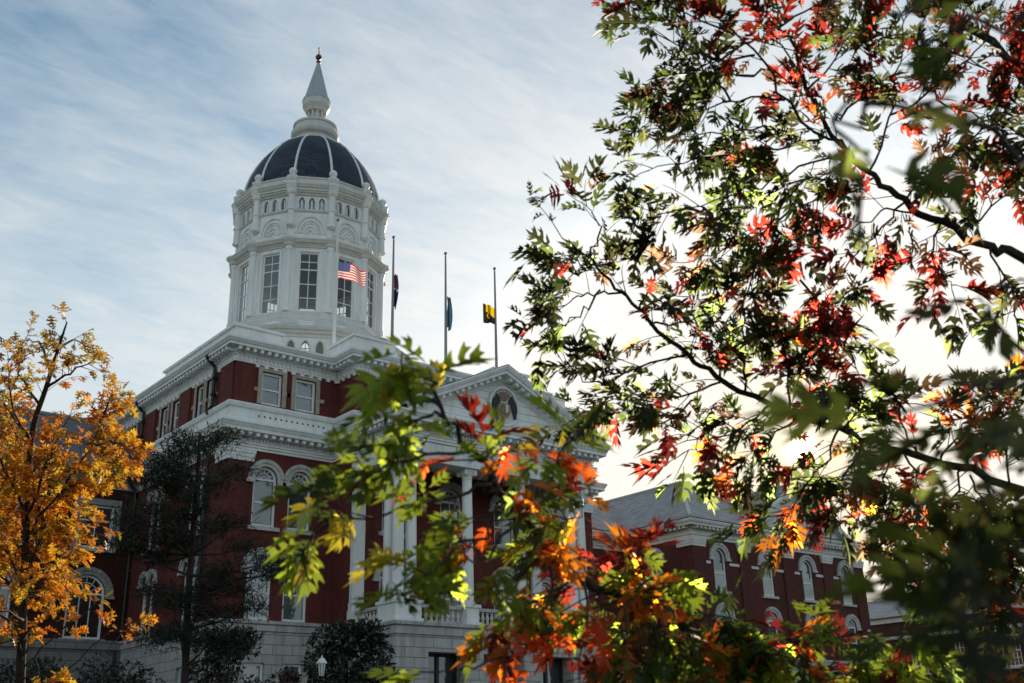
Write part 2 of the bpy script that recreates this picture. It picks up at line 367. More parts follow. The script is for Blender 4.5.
def window(parent, F, op, d=0., back=.14, fw=.13, rail=.5, mull=0, bars=0, glass='glass', blind=0., fan=False, surround=None, sw=.42, sill=True, name='window', smat='archstone', frame='white', keystone=False):
    "frame with sash bars; its pane, blind, sill and stone surround as sub-parts"
    fm = MB(); o = outline(op); i = outline(inset(op, fw)); i[0] = (i[0][0], op['z0'] + fw); i[-1] = (i[-1][0], op['z0'] + fw)
    dd = d - back
    fm.ring(F, o, i, dd - .12, dd + .02)
    fm.box(F, op['a'], op['b'], dd - .12, dd + .03, op['z0'], op['z0'] + fw)
    a, b, z0, z1 = op['a'] + fw, op['b'] - fw, op['z0'] + fw, op['z1'] - fw
    h = op['z1'] - op['z0']; zs = op['z1'] - (op['b'] - op['a']) / 2 if op.get('arch') == 'round' else z1
    if fan:
        fm.box(F, a, b, dd - .1, dd + .01, zs - .06, zs + .05)
        c = (a + b) / 2; r = (b - a) / 2
        for k in range(1, 6):
            t = pi * k / 6
            q0 = (c + .3 * r * cos(t), zs + .3 * r * sin(t)); q1 = (c + r * cos(t), zs + r * sin(t))
            nx, nz = -sin(t) * .018, cos(t) * .018
            fm.ring(F, [(q0[0] + nx, q0[1] + nz), (q1[0] + nx, q1[1] + nz)], [(q0[0] - nx, q0[1] - nz), (q1[0] - nx, q1[1] - nz)], dd - .08, dd - .03)
        for rr in (.3, .68):
            fm.ring(F, [(c - (rr * r + .02) * cos(pi * k / 10), zs + (rr * r + .02) * sin(pi * k / 10)) for k in range(11)], [(c - (rr * r - .02) * cos(pi * k / 10), zs + (rr * r - .02) * sin(pi * k / 10)) for k in range(11)], dd - .08, dd - .03)
    ztop = zs - .06 if fan else z1
    if rail:
        zr = z0 + (ztop - z0) * rail; fm.box(F, a, b, dd - .1, dd - .01, zr - .045, zr + .045)
    for k in range(mull):
        x = a + (b - a) * (k + 1) / (mull + 1); fm.box(F, x - .025, x + .025, dd - .09, dd - .02, z0, ztop)
    for k in range(bars):
        z = z0 + (ztop - z0) * (k + 1) / (bars + 1); fm.box(F, a, b, dd - .09, dd - .03, z - .02, z + .02)
    w = fm.build(name, frame, parent)
    pm = MB(); pts = outline(op); pm.quad(*[F.p(x, dd - .06, z) for x, z in pts]); pm.build('pane', glass, w)
    if blind:
        bm_ = MB(); zb = z0 + (ztop - z0) * (1 - blind); bm_.box(F, a + .01, b - .01, dd - .058, dd - .05, z0, z0 + (ztop - z0) * blind); bm_.build('blind', 'blind', w)
    if surround == 'arch':
        s_ = MB(); big = dict(op); big['a'] -= sw; big['b'] += sw; big['z1'] += sw; zsp = op['z1'] - (op['b'] - op['a']) / 2 - .1
        oo = outline(big, 14); ii = outline(op, 14); oo[0] = (oo[0][0], zsp); oo[-1] = (oo[-1][0], zsp); ii[0] = (ii[0][0], zsp); ii[-1] = (ii[-1][0], zsp)
        s_.ring(F, oo, ii, d - .05, d + .10)
        ib = dict(op); ib['a'] -= sw * .45; ib['b'] += sw * .45; ib['z1'] += sw * .45
        mid = outline(ib, 14); mid[0] = (mid[0][0], zsp); mid[-1] = (mid[-1][0], zsp)
        s_.ring(F, oo, mid, d + .10, d + .15)
        # radial voussoir ribs
        c = (op['a'] + op['b']) / 2; r0 = (op['b'] - op['a']) / 2 + sw * .5; r1 = (op['b'] - op['a']) / 2 + sw * .95; zc_ = op['z1'] - (op['b'] - op['a']) / 2
        for k in range(13):
            t = pi * (k + .5) / 13; nx, nz = -sin(t) * .045, cos(t) * .045
            s_.ring(F, [(c + r0 * cos(t) + nx, zc_ + r0 * sin(t) + nz), (c + r1 * cos(t) + nx, zc_ + r1 * sin(t) + nz)], [(c + r0 * cos(t) - nx, zc_ + r0 * sin(t) - nz), (c + r1 * cos(t) - nx, zc_ + r1 * sin(t) - nz)], d + .15, d + .19)
        s_.box(F, op['a'] - sw - .08, op['a'] - .002, d - .05, d + .2, zsp - .16, zsp - .003); s_.box(F, op['b'] + .002, op['b'] + sw + .08, d - .05, d + .2, zsp - .16, zsp - .003)
        s_.build('arch_surround', smat, w)
    elif surround == 'box':
        s_ = MB(); big = dict(op); big['a'] -= sw; big['b'] += sw; big['z1'] += sw
        s_.ring(F, outline(big), outline(op), d - .05, d + .06)
        zz = op['z0'] + h * .42
        s_.box(F, op['a'] - sw - .28, op['a'] - sw, d - .03, d + .055, zz - .1, zz + .1); s_.box(F, op['b'] + sw, op['b'] + sw + .28, d - .03, d + .055, zz - .1, zz + .1)
        s_.build('stone_surround', smat, w)
    if sill:
        q = MB(); q.box(F, op['a'] - .22, op['b'] + .22, d - .1, d + .16, op['z0'] - .2, op['z0'] - .003); q.build('sill', 'archstone', w)
    return w

# ================================================================== GROUND
GZ = -1.6
def structure(o): o['kind'] = 'structure'; return o
g = MB(); g.quad((-1500, -1500, GZ), (1500, -1500, GZ), (1500, 1500, GZ), (-1500, 1500, GZ)); structure(g.build('lawn', 'grass'))
g = MB()
g.quad((32.0, -30, GZ + .004), (38.8, -30, GZ + .004), (38.8, 41.5, GZ + .004), (32.0, 41.5, GZ + .004)); structure(g.build('path', 'path'))

# ================================================================== DOMED HALL
XA = 35.4
hall = thing('domed_hall', 'red brick hall with white columned portico, pediment and tall white domed tower', 'building', (XA, 50.8, GZ))
XL, XR, YF, YB = 22.85, 47.95, 50.8, 80.0
BL, BR, YBAY = 29.05, 41.75, 48.8
PL, PR, YP = 28.9, 41.9, 44.3
P_main = [(XL, YB), (XL, YF), (BL, YF), (BL, YBAY), (BR, YBAY), (BR, YF), (XR, YF), (XR, YB)]
P_low = [(XL, YB), (XL, YF), (PL, YF), (PL, YP), (PR, YP), (PR, YF), (XR, YF), (XR, YB)]
F_front = Fr(0, YF, 1, 0, 0, -1); F_bay = Fr(0, YBAY, 1, 0, 0, -1); F_left = Fr(XL, 0, 0, 1, -1, 0); F_right = Fr(XR, 0, 0, 1, 1, 0)
F_bl = Fr(BL, 0, 0, 1, -1, 0); F_br = Fr(BR, 0, 0, 1, 1, 0); F_back = Fr(0, YB, 1, 0, 0, 1)
def mir(x): return 2 * XA - x
def op(a, b, z0, z1, arch=None): return dict(a=a, b=b, z0=z0, z1=z1, arch=arch)
ZB = 6.42     # top of the stone belt, bottom of brick
fl, ll = [], []      # openings of the left front bay (upper storeys), left side
up = [op(24.42, 25.62, 17.6, 19.42), op(26.42, 27.66, 17.6, 19.42)]
hi = [op(24.28, 25.62, 11.1, 14.25, 'round'), op(26.3, 27.64, 11.1, 14.25, 'round')]
lo = [op(24.22, 25.6, 6.46, 9.66, 'round'), op(26.28, 27.66, 6.46, 9.66, 'round')]
def mop(o): q = dict(o); q['a'], q['b'] = mir(o['b']), mir(o['a']); return q
upR, hiR, loR = [mop(o) for o in up], [mop(o) for o in hi], [mop(o) for o in lo]
side_up = [op(y - .5, y + .5, 17.6, 19.5) for y in (53.75, 55.1, 58.4, 60.1, 65.0, 66.6, 70.6, 72.2)]
side_hi = [op(y - .42, y + .42, 11.1, 14.4, 'round') for y in (54.0, 55.05, 59.6, 60.65)]
side_lo = [op(y - .4, y + .4, 6.46, 9.75, 'round') for y in (54.0, 55.05, 59.6, 60.65)]
bay_lo = [op(x - .85, x + .85, 6.46, 9.6, 'round') for x in (31.6, XA, 39.2)]
bay_hi = [op(x - .75, x + .75, 11.1, 14.0, 'round') for x in (31.6, XA, 39.2)]
bay_up = [op(x - .62, x + .62, 17.65, 19.35) for x in (31.4, XA, mir(31.4))]
b = MB()
wall(b, F_front, XL, BL, ZB, 15.02, hi + lo); wall(b, F_front, BR, XR, ZB, 15.02, hiR + loR)
wall(b, F_front, XL, BL, 17.3, 19.72, up); wall(b, F_front, BR, XR, 17.3, 19.72, upR)
wall(b, F_bl, YBAY, YF, 5.9, 15.02, []); wall(b, F_br, YBAY, YF, 5.9, 15.02, []); wall(b, F_bl, YBAY, YF, 17.3, 19.72, []); wall(b, F_br, YBAY, YF, 17.3, 19.72, [])
wall(b, F_bay, BL, BR, 5.9, 15.02, bay_lo + bay_hi); wall(b, F_bay, BL, BR, 17.3, 19.72, bay_up)
wall(b, F_left, YF, YB, ZB, 15.02, side_hi + side_lo); wall(b, F_left, YF, YB, 17.3, 19.72, side_up)
wall(b, F_right, YF, YB, ZB, 15.02, side_hi + side_lo); wall(b, F_right, YF, YB, 17.3, 19.72, side_up)
wall(b, F_back, XL, XR, ZB, 15.02, []); wall(b, F_back, XL, XR, 17.3, 19.72, [])
# shallow brick piers
for F, sgn in ((F_left, 1), (F_right, 1)):
    for y in (51.55, 57.0, 62.0, 68.6):
        b.box(F, y - .72, y + .72, -.05, .12, 17.35, 19.7)
for x0, x1 in ((XL + .003, XL + 1.1), (XR - 1.1, XR - .003)):
    b.box(F_front, x0, x1, -.05, .12, ZB + .02, 14.4); b.box(F_front, x0, x1, -.05, .12, 17.35, 19.7)
b.build('brick_wall', 'brick', hall)
# dark floor plates so that windows never look through
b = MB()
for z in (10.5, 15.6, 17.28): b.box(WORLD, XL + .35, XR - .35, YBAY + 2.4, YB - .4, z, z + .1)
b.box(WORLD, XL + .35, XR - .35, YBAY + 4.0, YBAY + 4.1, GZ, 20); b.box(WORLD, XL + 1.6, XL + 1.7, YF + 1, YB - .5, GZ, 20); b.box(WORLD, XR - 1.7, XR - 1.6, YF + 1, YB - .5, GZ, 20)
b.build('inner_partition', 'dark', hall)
# basement of limestone, with belt course
b = MB()
bo = [op(26.4, 27.5, 2.2, 4.4), op(24.3, 25.4, 2.2, 4.4)]
wall(b, F_front, XL - .15, PL, GZ, 5.9, bo, .15, .35); wall(b, F_front, PR, XR + .15, GZ, 5.9, [mop(o) for o in bo], .15, .35)
wall(b, F_left, YF - .15, YB, GZ, 5.9, [op(y - .5, y + .5, 2.2, 4.4) for y in (54.5, 60.1)], .15, .35); wall(b, F_right, YF - .15, YB, GZ, 5.9, [], .15, .35)
ent = [op(30.75, 33.05, GZ + .02, 4.62), op(34.1, 36.7, GZ + .02, 4.62), op(37.75, 40.05, GZ + .02, 4.62)]
F_pf = Fr(0, YP, 1, 0, 0, -1); F_pl = Fr(PL, 0, 0, 1, -1, 0); F_pr = Fr(PR, 0, 0, 1, 1, 0)
wall(b, F_pf, PL, PR, GZ, 5.4, ent, 0, 1.0); wall(b, F_pl, YP, YF - .15, GZ, 5.4, [], 0, .3); wall(b, F_pr, YP, YF - .15, GZ, 5.4, [], 0, .3)
b.quad((PL, YP, 5.4), (PR, YP, 5.4), (PR, YF, 5.4), (PL, YF, 5.4))
b.build('basement_wall', 'stone', hall)
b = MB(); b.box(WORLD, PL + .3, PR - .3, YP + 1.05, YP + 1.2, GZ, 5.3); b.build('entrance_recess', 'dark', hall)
for o in ent:
    d_ = MB(); Fd = Fr(0, YP + .9, 1, 0, 0, -1)
    d_.ring(Fd, outline(o), outline(inset(o, .14)), -.1, .05); d_.box(Fd, (o['a'] + o['b']) / 2 - .08, (o['a'] + o['b']) / 2 + .08, -.1, .05, o['z0'], o['z1']); d_.box(Fd, o['a'], o['b'], -.1, .05, 2.0, 2.14)
    dr = d_.build('entrance_door', 'iron', hall); q = MB(); q.quad(*[Fd.p(x, -.05, z) for x, z in outline(o)]); q.build('pane', 'glassdim', dr)
for F, os_ in ((F_front, bo + [mop(o) for o in bo]), (F_left, [op(y - .5, y + .5, 2.2, 4.4) for y in (54.5, 60.1)])):
    for o in os_: window(hall, F, o, .15, .2, glass='glassdim', name='basement_window', sill=False)
b = MB(); prof = [(.15, 5.88), (.24, 5.92), (.24, 6.2), (.33, 6.24), (.33, 6.36), (.12, 6.44), (0, 6.46)]
b.sweep(P_main[:2] + [(PL, YF)], prof); b.sweep([(PR, YF)] + P_main[-2:], prof)
b.sweep([(PL, YF - .35), (PL, YP), (PR, YP), (PR, YF - .35)], [(0, 5.38), (.1, 5.4), (.1, 5.78), (.2, 5.82), (.2, 5.98), (0, 6.0)])
b.quad((PL, YP, 5.985), (PR, YP, 5.985), (PR, YF, 5.985), (PL, YF, 5.985))
b.build('belt_course', 'stone', hall)
# steps up to the entrance
b = MB()
for k in range(8): b.box(WORLD, 30.0, 40.8, YP - .3 - .38 * (8 - k), YP - .02, GZ + .001 * k, GZ + .16 * (k + 1) - .6 + .001 * k if k > 4 else GZ + .05 * (k + 1))
b.build('entrance_steps', 'stone', hall)

# main entablature over the lower storeys, running round the portico
b = MB()
prof = [(-.2, 14.98), (.08, 15.0), (.08, 15.12), (.14, 15.14), (.14, 15.26), (.20, 15.28), (.2, 15.36), (.11, 15.38), (.11, 15.62), (.2, 15.66), (.22, 15.76), (.3, 15.78), (.74, 15.80), (.74, 15.98), (.78, 16.0), (.84, 16.14), (.88, 16.16), (.88, 16.26), (.5, 16.34), (-.3, 16.36)]
b.sweep(P_low, prof)
b.blocks(P_low, .46, .2, .2, .66, 15.60, 15.79, inset=-.1)
b.blocks(P_low, .2, .1, .1, .19, 15.42, 15.62, inset=.05)
# corner capitals of banded stone
for cx_, F in ((XL + .62, F_front), (XR - .62, F_front)):
    for k in range(3): b.box(F, cx_ - .72 - .03 * k, cx_ + .72 + .03 * k, -.1, .16 + .03 * k, 14.38 + .2 * k, 14.57 + .2 * k)
for F in (F_left, F_right):
    for k in range(3): b.box(F, YF - .1, YF + 1.3, -.1, .16 + .03 * k, 14.381 + .2 * k, 14.571 + .2 * k)
b.build('entablature', 'white', hall)
# attic band above it
b = MB()
b.sweep(P_main, [(.35, 16.30), (.35, 16.55), (.28, 16.6), (.28, 17.1), (.40, 17.14), (.46, 17.3), (.44, 17.38), (.1, 17.52), (-.05, 17.53)])
b.build('attic_band', 'white', hall)
for x in np.arange(24.2, 28.2, .32):
    for x0 in (x, mir(x) - .13):
        b = MB(); b.box(F_front, x0, x0 + .09, .26, .286, 16.76, 16.86); b.build('attic_vent', 'dark', hall)
# crowning entablature
b = MB()
prof = [(-.2, 19.68), (.10, 19.7), (.10, 19.78), (.06, 19.8), (.06, 20.02), (.16, 20.05), (.16, 20.12), (.2, 20.14), (.2, 20.32), (.26, 20.36), (.68, 20.38), (.68, 20.52), (.74, 20.54), (.82, 20.66), (.85, 20.68), (.85, 20.8), (.3, 20.92), (-.6, 20.94)]
b.sweep(P_main, prof)
b.blocks(P_main, .42, .17, .16, .62, 20.18, 20.37, inset=-.05)
b.blocks(P_main, .24, .13, .02, .12, 19.80, 20.04, inset=.05)
b.blocks(P_main, .56, .24, .02, .10, 19.56, 19.7, inset=.15)
b.build('crown_cornice', 'white', hall)
b = MB(); b.V = []; b.add([(x, y, 20.9) for x, y in P_main], [tuple(range(len(P_main)))]); b.build('flat_roof', 'metal_roof', hall)

# windows
for o in up + upR: window(hall, F_front, o, rail=.48, surround='box', sw=.24, smat='tan', sill=False)
for i, o in enumerate(hi + hiR): window(hall, F_front, o, fan=True, surround='arch', sw=.36, rail=.5)
for i, o in enumerate(lo + loR): window(hall, F_front, o, fan=True, surround='arch', sw=.36, rail=.52, blind=(.48, .0, .3, .5)[i], sill=False)
for o in side_up: window(hall, F_left, o, rail=.48, surround='box', sw=.2, smat='tan', sill=False)
for o in side_hi + side_lo: window(hall, F_left, o, surround='arch', sw=.24, rail=.5)
for o in side_up: window(hall, F_right, o, rail=.48, surround='box', sw=.2, smat='tan', sill=False)
for o in side_hi + side_lo: window(hall, F_right, o, surround='arch', sw=.24)
for i, o in enumerate(bay_lo): window(hall, F_bay, o, fan=True, surround='arch', sw=.36, mull=1, rail=.62, blind=(.55, .0, .4)[i])
for o in bay_hi: window(hall, F_bay, o, fan=True, surround='arch', sw=.36, mull=1, rail=.5)
for o in bay_up: window(hall, F_bay, o, mull=1, rail=.5, surround='box', sw=.14, smat='white')
# pilasters at the bay corners
for x0 in (BL, BR - .66):
    b = MB(); b.box(F_bay, x0 - .02, x0 + .66, -.1, .2, 7.3, 14.3); b.box(F_bay, x0 - .1, x0 + .74, -.15, .28, 6.48, 6.9); b.box(F_bay, x0 - .06, x0 + .7, -.12, .24, 6.9, 7.3); b.box(F_bay, x0 - .08, x0 + .72, -.12, .26, 14.3, 14.6); b.box(F_bay, x0 - .12, x0 + .76, -.12, .3, 14.6, 14.97)
    b.build('pilaster', 'white', hall)
# ---------------------------------------------------------------- portico
b = MB()      # beams and ceiling
b.box(WORLD, PL + .02, PR - .02, YP + .02, YP + 1.0, 14.0, 14.99)
b.box(WORLD, PL + .021, PL + 1.0, YP + 1.0, YBAY - .35, 14.001, 14.991); b.box(WORLD, PR - 1.0, PR - .021, YP + 1.0, YBAY - .35, 14.001, 14.991)
b.box(WORLD, PL + .5, PR - .5, YP + .5, YBAY + .05, 14.8, 14.9)
b.build('portico_beam', 'white', hall)
def column(x, y, r=.3):
    c = MB(); zs = np.linspace(7.25, 13.45, 9); prof = [(r * (1 - .14 * ((z - 7.25) / 6.2) ** 1.6), z) for z in zs]
    prof = [(r * 1.28, 7.02), (r * 1.3, 7.1), (r * 1.12, 7.16), (r * 1.18, 7.2), (r, 7.25)] + prof[1:]
    c.lathe((x, y), prof, 20); col = c.build('column', 'white', hall, smooth=False)
    for p in col.data.polygons: p.use_smooth = True
    k = MB(); q = r * .87
    k.lathe((x, y), [(q, 13.45), (q * 1.12, 13.5), (q, 13.55), (q * 1.1, 13.62), (q * 1.5, 13.85)], 16); k.box(WORLD, x - r * 1.3, x + r * 1.3, y - r * 1.3, y + r * 1.3, 13.85, 13.998)
    for dx in (-1, 1):
        for dy in (-1, 1): k.lathe((x + dx * r * 1.02, y + dy * r * 1.02), [(.09, 13.68), (.12, 13.73), (.12, 13.83), (.09, 13.849)], 8)
    k.build('capital', 'white', col); return col
def pedestal(x0, x1, y0, y1):
    c = MB(); c.box(WORLD, x0 - .09, x1 + .09, y0 - .09, y1 + .09, 5.99, 6.16); c.box(WORLD, x0, x1, y0, y1, 6.16, 6.86); c.box(WORLD, x0 - .09, x1 + .09, y0 - .09, y1 + .09, 6.86, 7.02)
    return c.build('pedestal', 'white', hall)
for s in (1, -1):
    fx = (lambda x: x) if s == 1 else mir
    for x, y in ((29.3, 44.85), (30.05, 44.85), (29.3, 45.65)): column(fx(x), y)
    x0, x1 = sorted((fx(28.92), fx(30.42))); pedestal(x0, x1, 44.42, 46.0)
    column(fx(33.6), 44.9); x0, x1 = sorted((fx(33.22), fx(33.98))); pedestal(x0, x1, 44.5, 45.3)
def balustrade(x0, y0, x1, y1):
    l = hypot(x1 - x0, y1 - y0); F = Fr(x0, y0, (x1 - x0) / l, (y1 - y0) / l, (y1 - y0) / l, -(x1 - x0) / l)
    c = MB(); c.box(F, 0, l, -.14, .14, 6.72, 6.9); c.box(F, 0, l, -.13, .13, 5.992, 6.14); r = c.build('balustrade', 'stone', hall)
    n = max(2, int(l / .29))
    for k in range(n):
        p = F.p(l * (k + .5) / n, 0, 0); m = MB(); m.lathe((p[0], p[1]), [(.06, 6.14), (.09, 6.2), (.05, 6.26), (.1, 6.4), (.085, 6.48), (.045, 6.6), (.075, 6.66), (.075, 6.72)], 8, cap=False); m.build('baluster', 'trim', r)
for x0, x1 in ((30.52, 33.12), (34.08, mir(34.08)), (mir(33.12), mir(30.52))): balustrade(x0, 44.9, x1, 44.9)
balustrade(29.3, YBAY - .1, 29.3, 46.1); balustrade(mir(29.3), 46.1, mir(29.3), YBAY - .1)
# pediment
EL, ER, YE = PL - .88, PR + .88, YP - .88
ZE, ZAP = 16.28, 19.75
b = MB()
for z0, z1 in [(16.34 + .42 * k, 16.34 + .42 * (k + 1) - .03) for k in range(8)]:     # clapboard tympanum
    def half(z): return max(0, (ZAP - .35 - z) / (ZAP - ZE) * (ER - EL) / 2)
    b.quad((XA - half(z0), YP - .02, z0), (XA + half(z0), YP - .02, z0), (XA + half(z1), YP + .03, z1), (XA - half(z1), YP + .03, z1))
    b.quad((XA - half(z1), YP + .03, z1), (XA + half(z1), YP + .03, z1), (XA + half(z1), YP - .02, z1 + .03), (XA - half(z1), YP - .02, z1 + .03))
b.build('tympanum', 'white', hall)
b = MB()
L_ = hypot(XA - EL, ZAP - ZE); ux, uz = (XA - EL) / L_, (ZAP - ZE) / L_
for s in (1, -1):
    def rake(t, n_, y): # along the slope, normal offset
        x = EL + ux * t - uz * n_; z = ZE + uz * t + ux * n_
        return (x if s == 1 else mir(x), y, z)
    prof = [(.03, -.62), (.03, -.5), (.12, -.46), (.12, -.3), (.72, -.28), (.72, -.12), (.8, -.1), (.86, .02), (.88, .04), (.88, .14), (-.1, .18)]
    t1 = L_
    n0 = len(prof)
    va = []
    for o, n_ in prof:
        va.append(rake(0.0 + (0 if n_ >= -.1 else .9), n_, YP - o))
    vb = []
    for o, n_ in prof:
        tt = L_ + n_ * uz / ux      # end on the ridge plane x = XA
        vb.append((XA, YP - o, ZE + uz * tt + ux * n_))
    b.add(va + vb, [(i, i + 1, n0 + i + 1, n0 + i) for i in range(n0 - 1)])
    k = 0; t = 1.0
    while t < L_ - .3:
        v = [rake(t + dt_, dn, yy) for dn in (-.46, -.29) for yy in (YP - .62, YP - .1) for dt_ in (0, .2)]
        b.add(v, [(0, 1, 3, 2), (4, 6, 7, 5), (0, 4, 5, 1), (1, 5, 7, 3), (3, 7, 6, 2), (2, 6, 4, 0)]); t += .46
b.build('raking_cornice', 'white', hall)
b = MB()
for s in (1, -1):
    e = EL if s == 1 else ER
    b.quad((e, YE, ZE + .19), (XA, YE, ZAP + .19), (XA, YF, ZAP + .19), (e, YF, ZE + .19)); b.quad((e, YE, ZE - .02), (e, YE, ZE + .19), (e, YF, ZE + .19), (e, YF, ZE - .02))
b.build('portico_roof', 'metal_roof', hall)
# carved seal on the tympanum: pale oval, two dark bears holding up a gold shield, crest above
SX, SZ, SY = 35.62, 17.72, YP - .07
Fs = Fr(0, SY, 1, 0, 0, -1)
def poly_solid(pts, d0, d1):
    m = MB(); n = len(pts); m.add([Fs.p(x, d, z) for d in (d0, d1) for x, z in pts], [tuple(range(n)), tuple(range(n, 2 * n))] + [(i, (i + 1) % n, n + (i + 1) % n, n + i) for i in range(n)]); return m
ell = [(SX + 1.02 * cos(2 * pi * k / 36), SZ + 1.12 * sin(2 * pi * k / 36)) for k in range(36)]
MT['sealgrey'] = simple('seal_pale', (.62, .62, .60), .6, .1, 5); MT['bear'] = simple('seal_dark', (.022, .024, .034), .6, .3, 6)
MT['gold'] = simple('seal_gold', (.36, .24, .09), .6, .35, 9); MT['crest'] = simple('seal_crest', (.26, .17, .13), .7, .5, 12)
MT['sealblue'] = simple('seal_blue', (.05, .07, .16), .6, .2, 6); MT['sealred'] = simple('seal_red', (.3, .05, .04), .6, .2, 6)
seal = poly_solid(ell, -.05, .06).build('seal', 'sealgrey', hall)
m = MB(); m.ring(Fs, ell, [(SX + .9 * (x - SX), SZ + .9 * (z - SZ)) for x, z in ell], .05, .13, True); m.build('seal_rim', 'white', seal)
bear = [(-.30, .30), (-.36, .46), (-.44, .50), (-.5, .64), (-.58, .64), (-.62, .5), (-.74, .36), (-.84, .1), (-.88, -.2), (-.8, -.5), (-.82, -.62), (-.66, -.66), (-.62, -.4), (-.54, -.2), (-.5, .02), (-.38, .1), (-.28, .2)]
for s in (-1, 1): poly_solid([(SX - s * x * 1.0, SZ + z) for x, z in bear], .06, .16).build('seal_bear', 'bear', seal)
poly_solid([(SX + x, SZ + z) for x, z in ((-.42, .18), (.42, .18), (.46, -.2), (.34, -.5), (0, -.72), (-.34, -.5), (-.46, -.2))], .06, .13).build('seal_shield', 'gold', seal)
poly_solid([(SX + .3 * cos(2 * pi * k / 16), SZ - .2 + .3 * sin(2 * pi * k / 16)) for k in range(16)], .13, .16).build('seal_badge', 'crest', seal)
poly_solid([(SX + x, SZ + z) for x, z in ((.05, .1), (.24, .1), (.24, -.3), (.05, -.4))], .161, .175).build('seal_badge', 'sealgrey', seal)
poly_solid([(SX + x, SZ + z) for x, z in ((-.6, .62), (-.3, .5), (-.1, .3), (.1, .3), (.3, .5), (.6, .62), (.42, .84), (.2, .94), (-.2, .94), (-.42, .84))], .06, .11).build('seal_crest', 'crest', seal)
for k in range(11):
    t = radians(28 + 12.4 * k); poly_solid([(SX + .8 * cos(t) * .95 + .05 * cos(a_), SZ + .9 * sin(t) * .97 + .05 * sin(a_)) for a_ in [2 * pi * j / 10 + .3 for j in range(10)]], .1, .13).build('seal_star', 'sealgrey', seal)
poly_solid([(SX + x, SZ + z) for x, z in ((-.8, -.62), (-.4, -.8), (0, -.86), (.4, -.8), (.8, -.62), (.72, -.76), (.4, -.94), (0, -1.0), (-.4, -.94), (-.72, -.76))], .06, .12).build('seal_ribbon', 'sealgrey', seal)
# roof plinths
def plinth(x0, x1, y0, y1, z1):
    b = MB(); b.box(WORLD, x0, x1, y0, y1, 20.88, z1 - .55); b.box(WORLD, x0 + .1, x1 - .1, y0 + .1, y1 - .1, z1 - .55, z1 - .14); b.box(WORLD, x0 - .04, x1 + .04, y0 - .04, y1 + .04, z1 - .14, z1); b.build('roof_plinth', 'white', hall)
plinth(29.0, 31.9, 49.15, 52.0, 22.15); plinth(mir(31.9), mir(29.0), 49.15, 52.0, 22.15)
plinth(23.25, 26.2, 52.1, 62, 22.4); plinth(mir(26.2), mir(23.25), 52.1, 62, 22.4)
# drain pipes
for y in (52.9, 63.0):
    b = MB(); x = XL - .22
    b.tube([(XL - .75, y, 20.45), (XL - .55, y, 20.2), (x, y, 19.9), (x, y, 17.7), (x - .2, y, 17.45), (x - .25, y, 17.2)], .1, 8)
    for z in (19.2, 18.3): b.box(WORLD, x - .14, x + .14, y - .15, y + .15, z, z + .1)
    b.tube([(x - .5, y, 15.6), (x - .1, y, 15.1), (x, y, 14.8), (x, y, 6.8), (x - .25, y, 6.4), (x - .25, y, GZ + .1)], .1, 8)
    b.build('drain_pipe', 'iron', hall)
b = MB(); b.tube([(XL + .5, 73.2, 20.9), (XL + .5, 73.2, 24.2)], .06, 6); b.build('vent_pipe', 'pole', hall)

# ---------------------------------------------------------------- tower
AX, AY = 35.42, 66.92
PH = atan2(-AY, -AX)
def vert(k, R): a = PH + radians(15 + 30 * k); return (AX + R * cos(a), AY + R * sin(a))
def poly(R): return [vert(k, R) for k in range(12)]        # counterclockwise
def face(k, R):
    p, q = vert(k - 1, R), vert(k, R); l = hypot(q[0] - p[0], q[1] - p[1]); dx, dy = (q[0] - p[0]) / l, (q[1] - p[1]) / l
    return Fr(p[0], p[1], dx, dy, dy, -dx), l
b = MB()
RD = 5.4
for k in range(12):
    F, l = face(k, RD); c = l / 2
    wall(b, F, 0, l, 28.7, 33.9, [op(c - .68, c + .68, 28.8, 33.3)], 0, .25)
    wall(b, F, 0, l, 33.9, 38.0, [op(c - .7 + .7 * j - .21, c - .7 + .7 * j + .21, 36.72, 37.66, 'point') for j in range(3)], -.05, .2)
b.build('drum_wall', 'white', hall)
b = MB(); b.lathe((AX, AY), [(0, 34.0), (5.1, 34.0), (5.1, 34.1), (0, 34.1)], 24, cap=False); b.build('drum_ceiling', 'dark', hall)
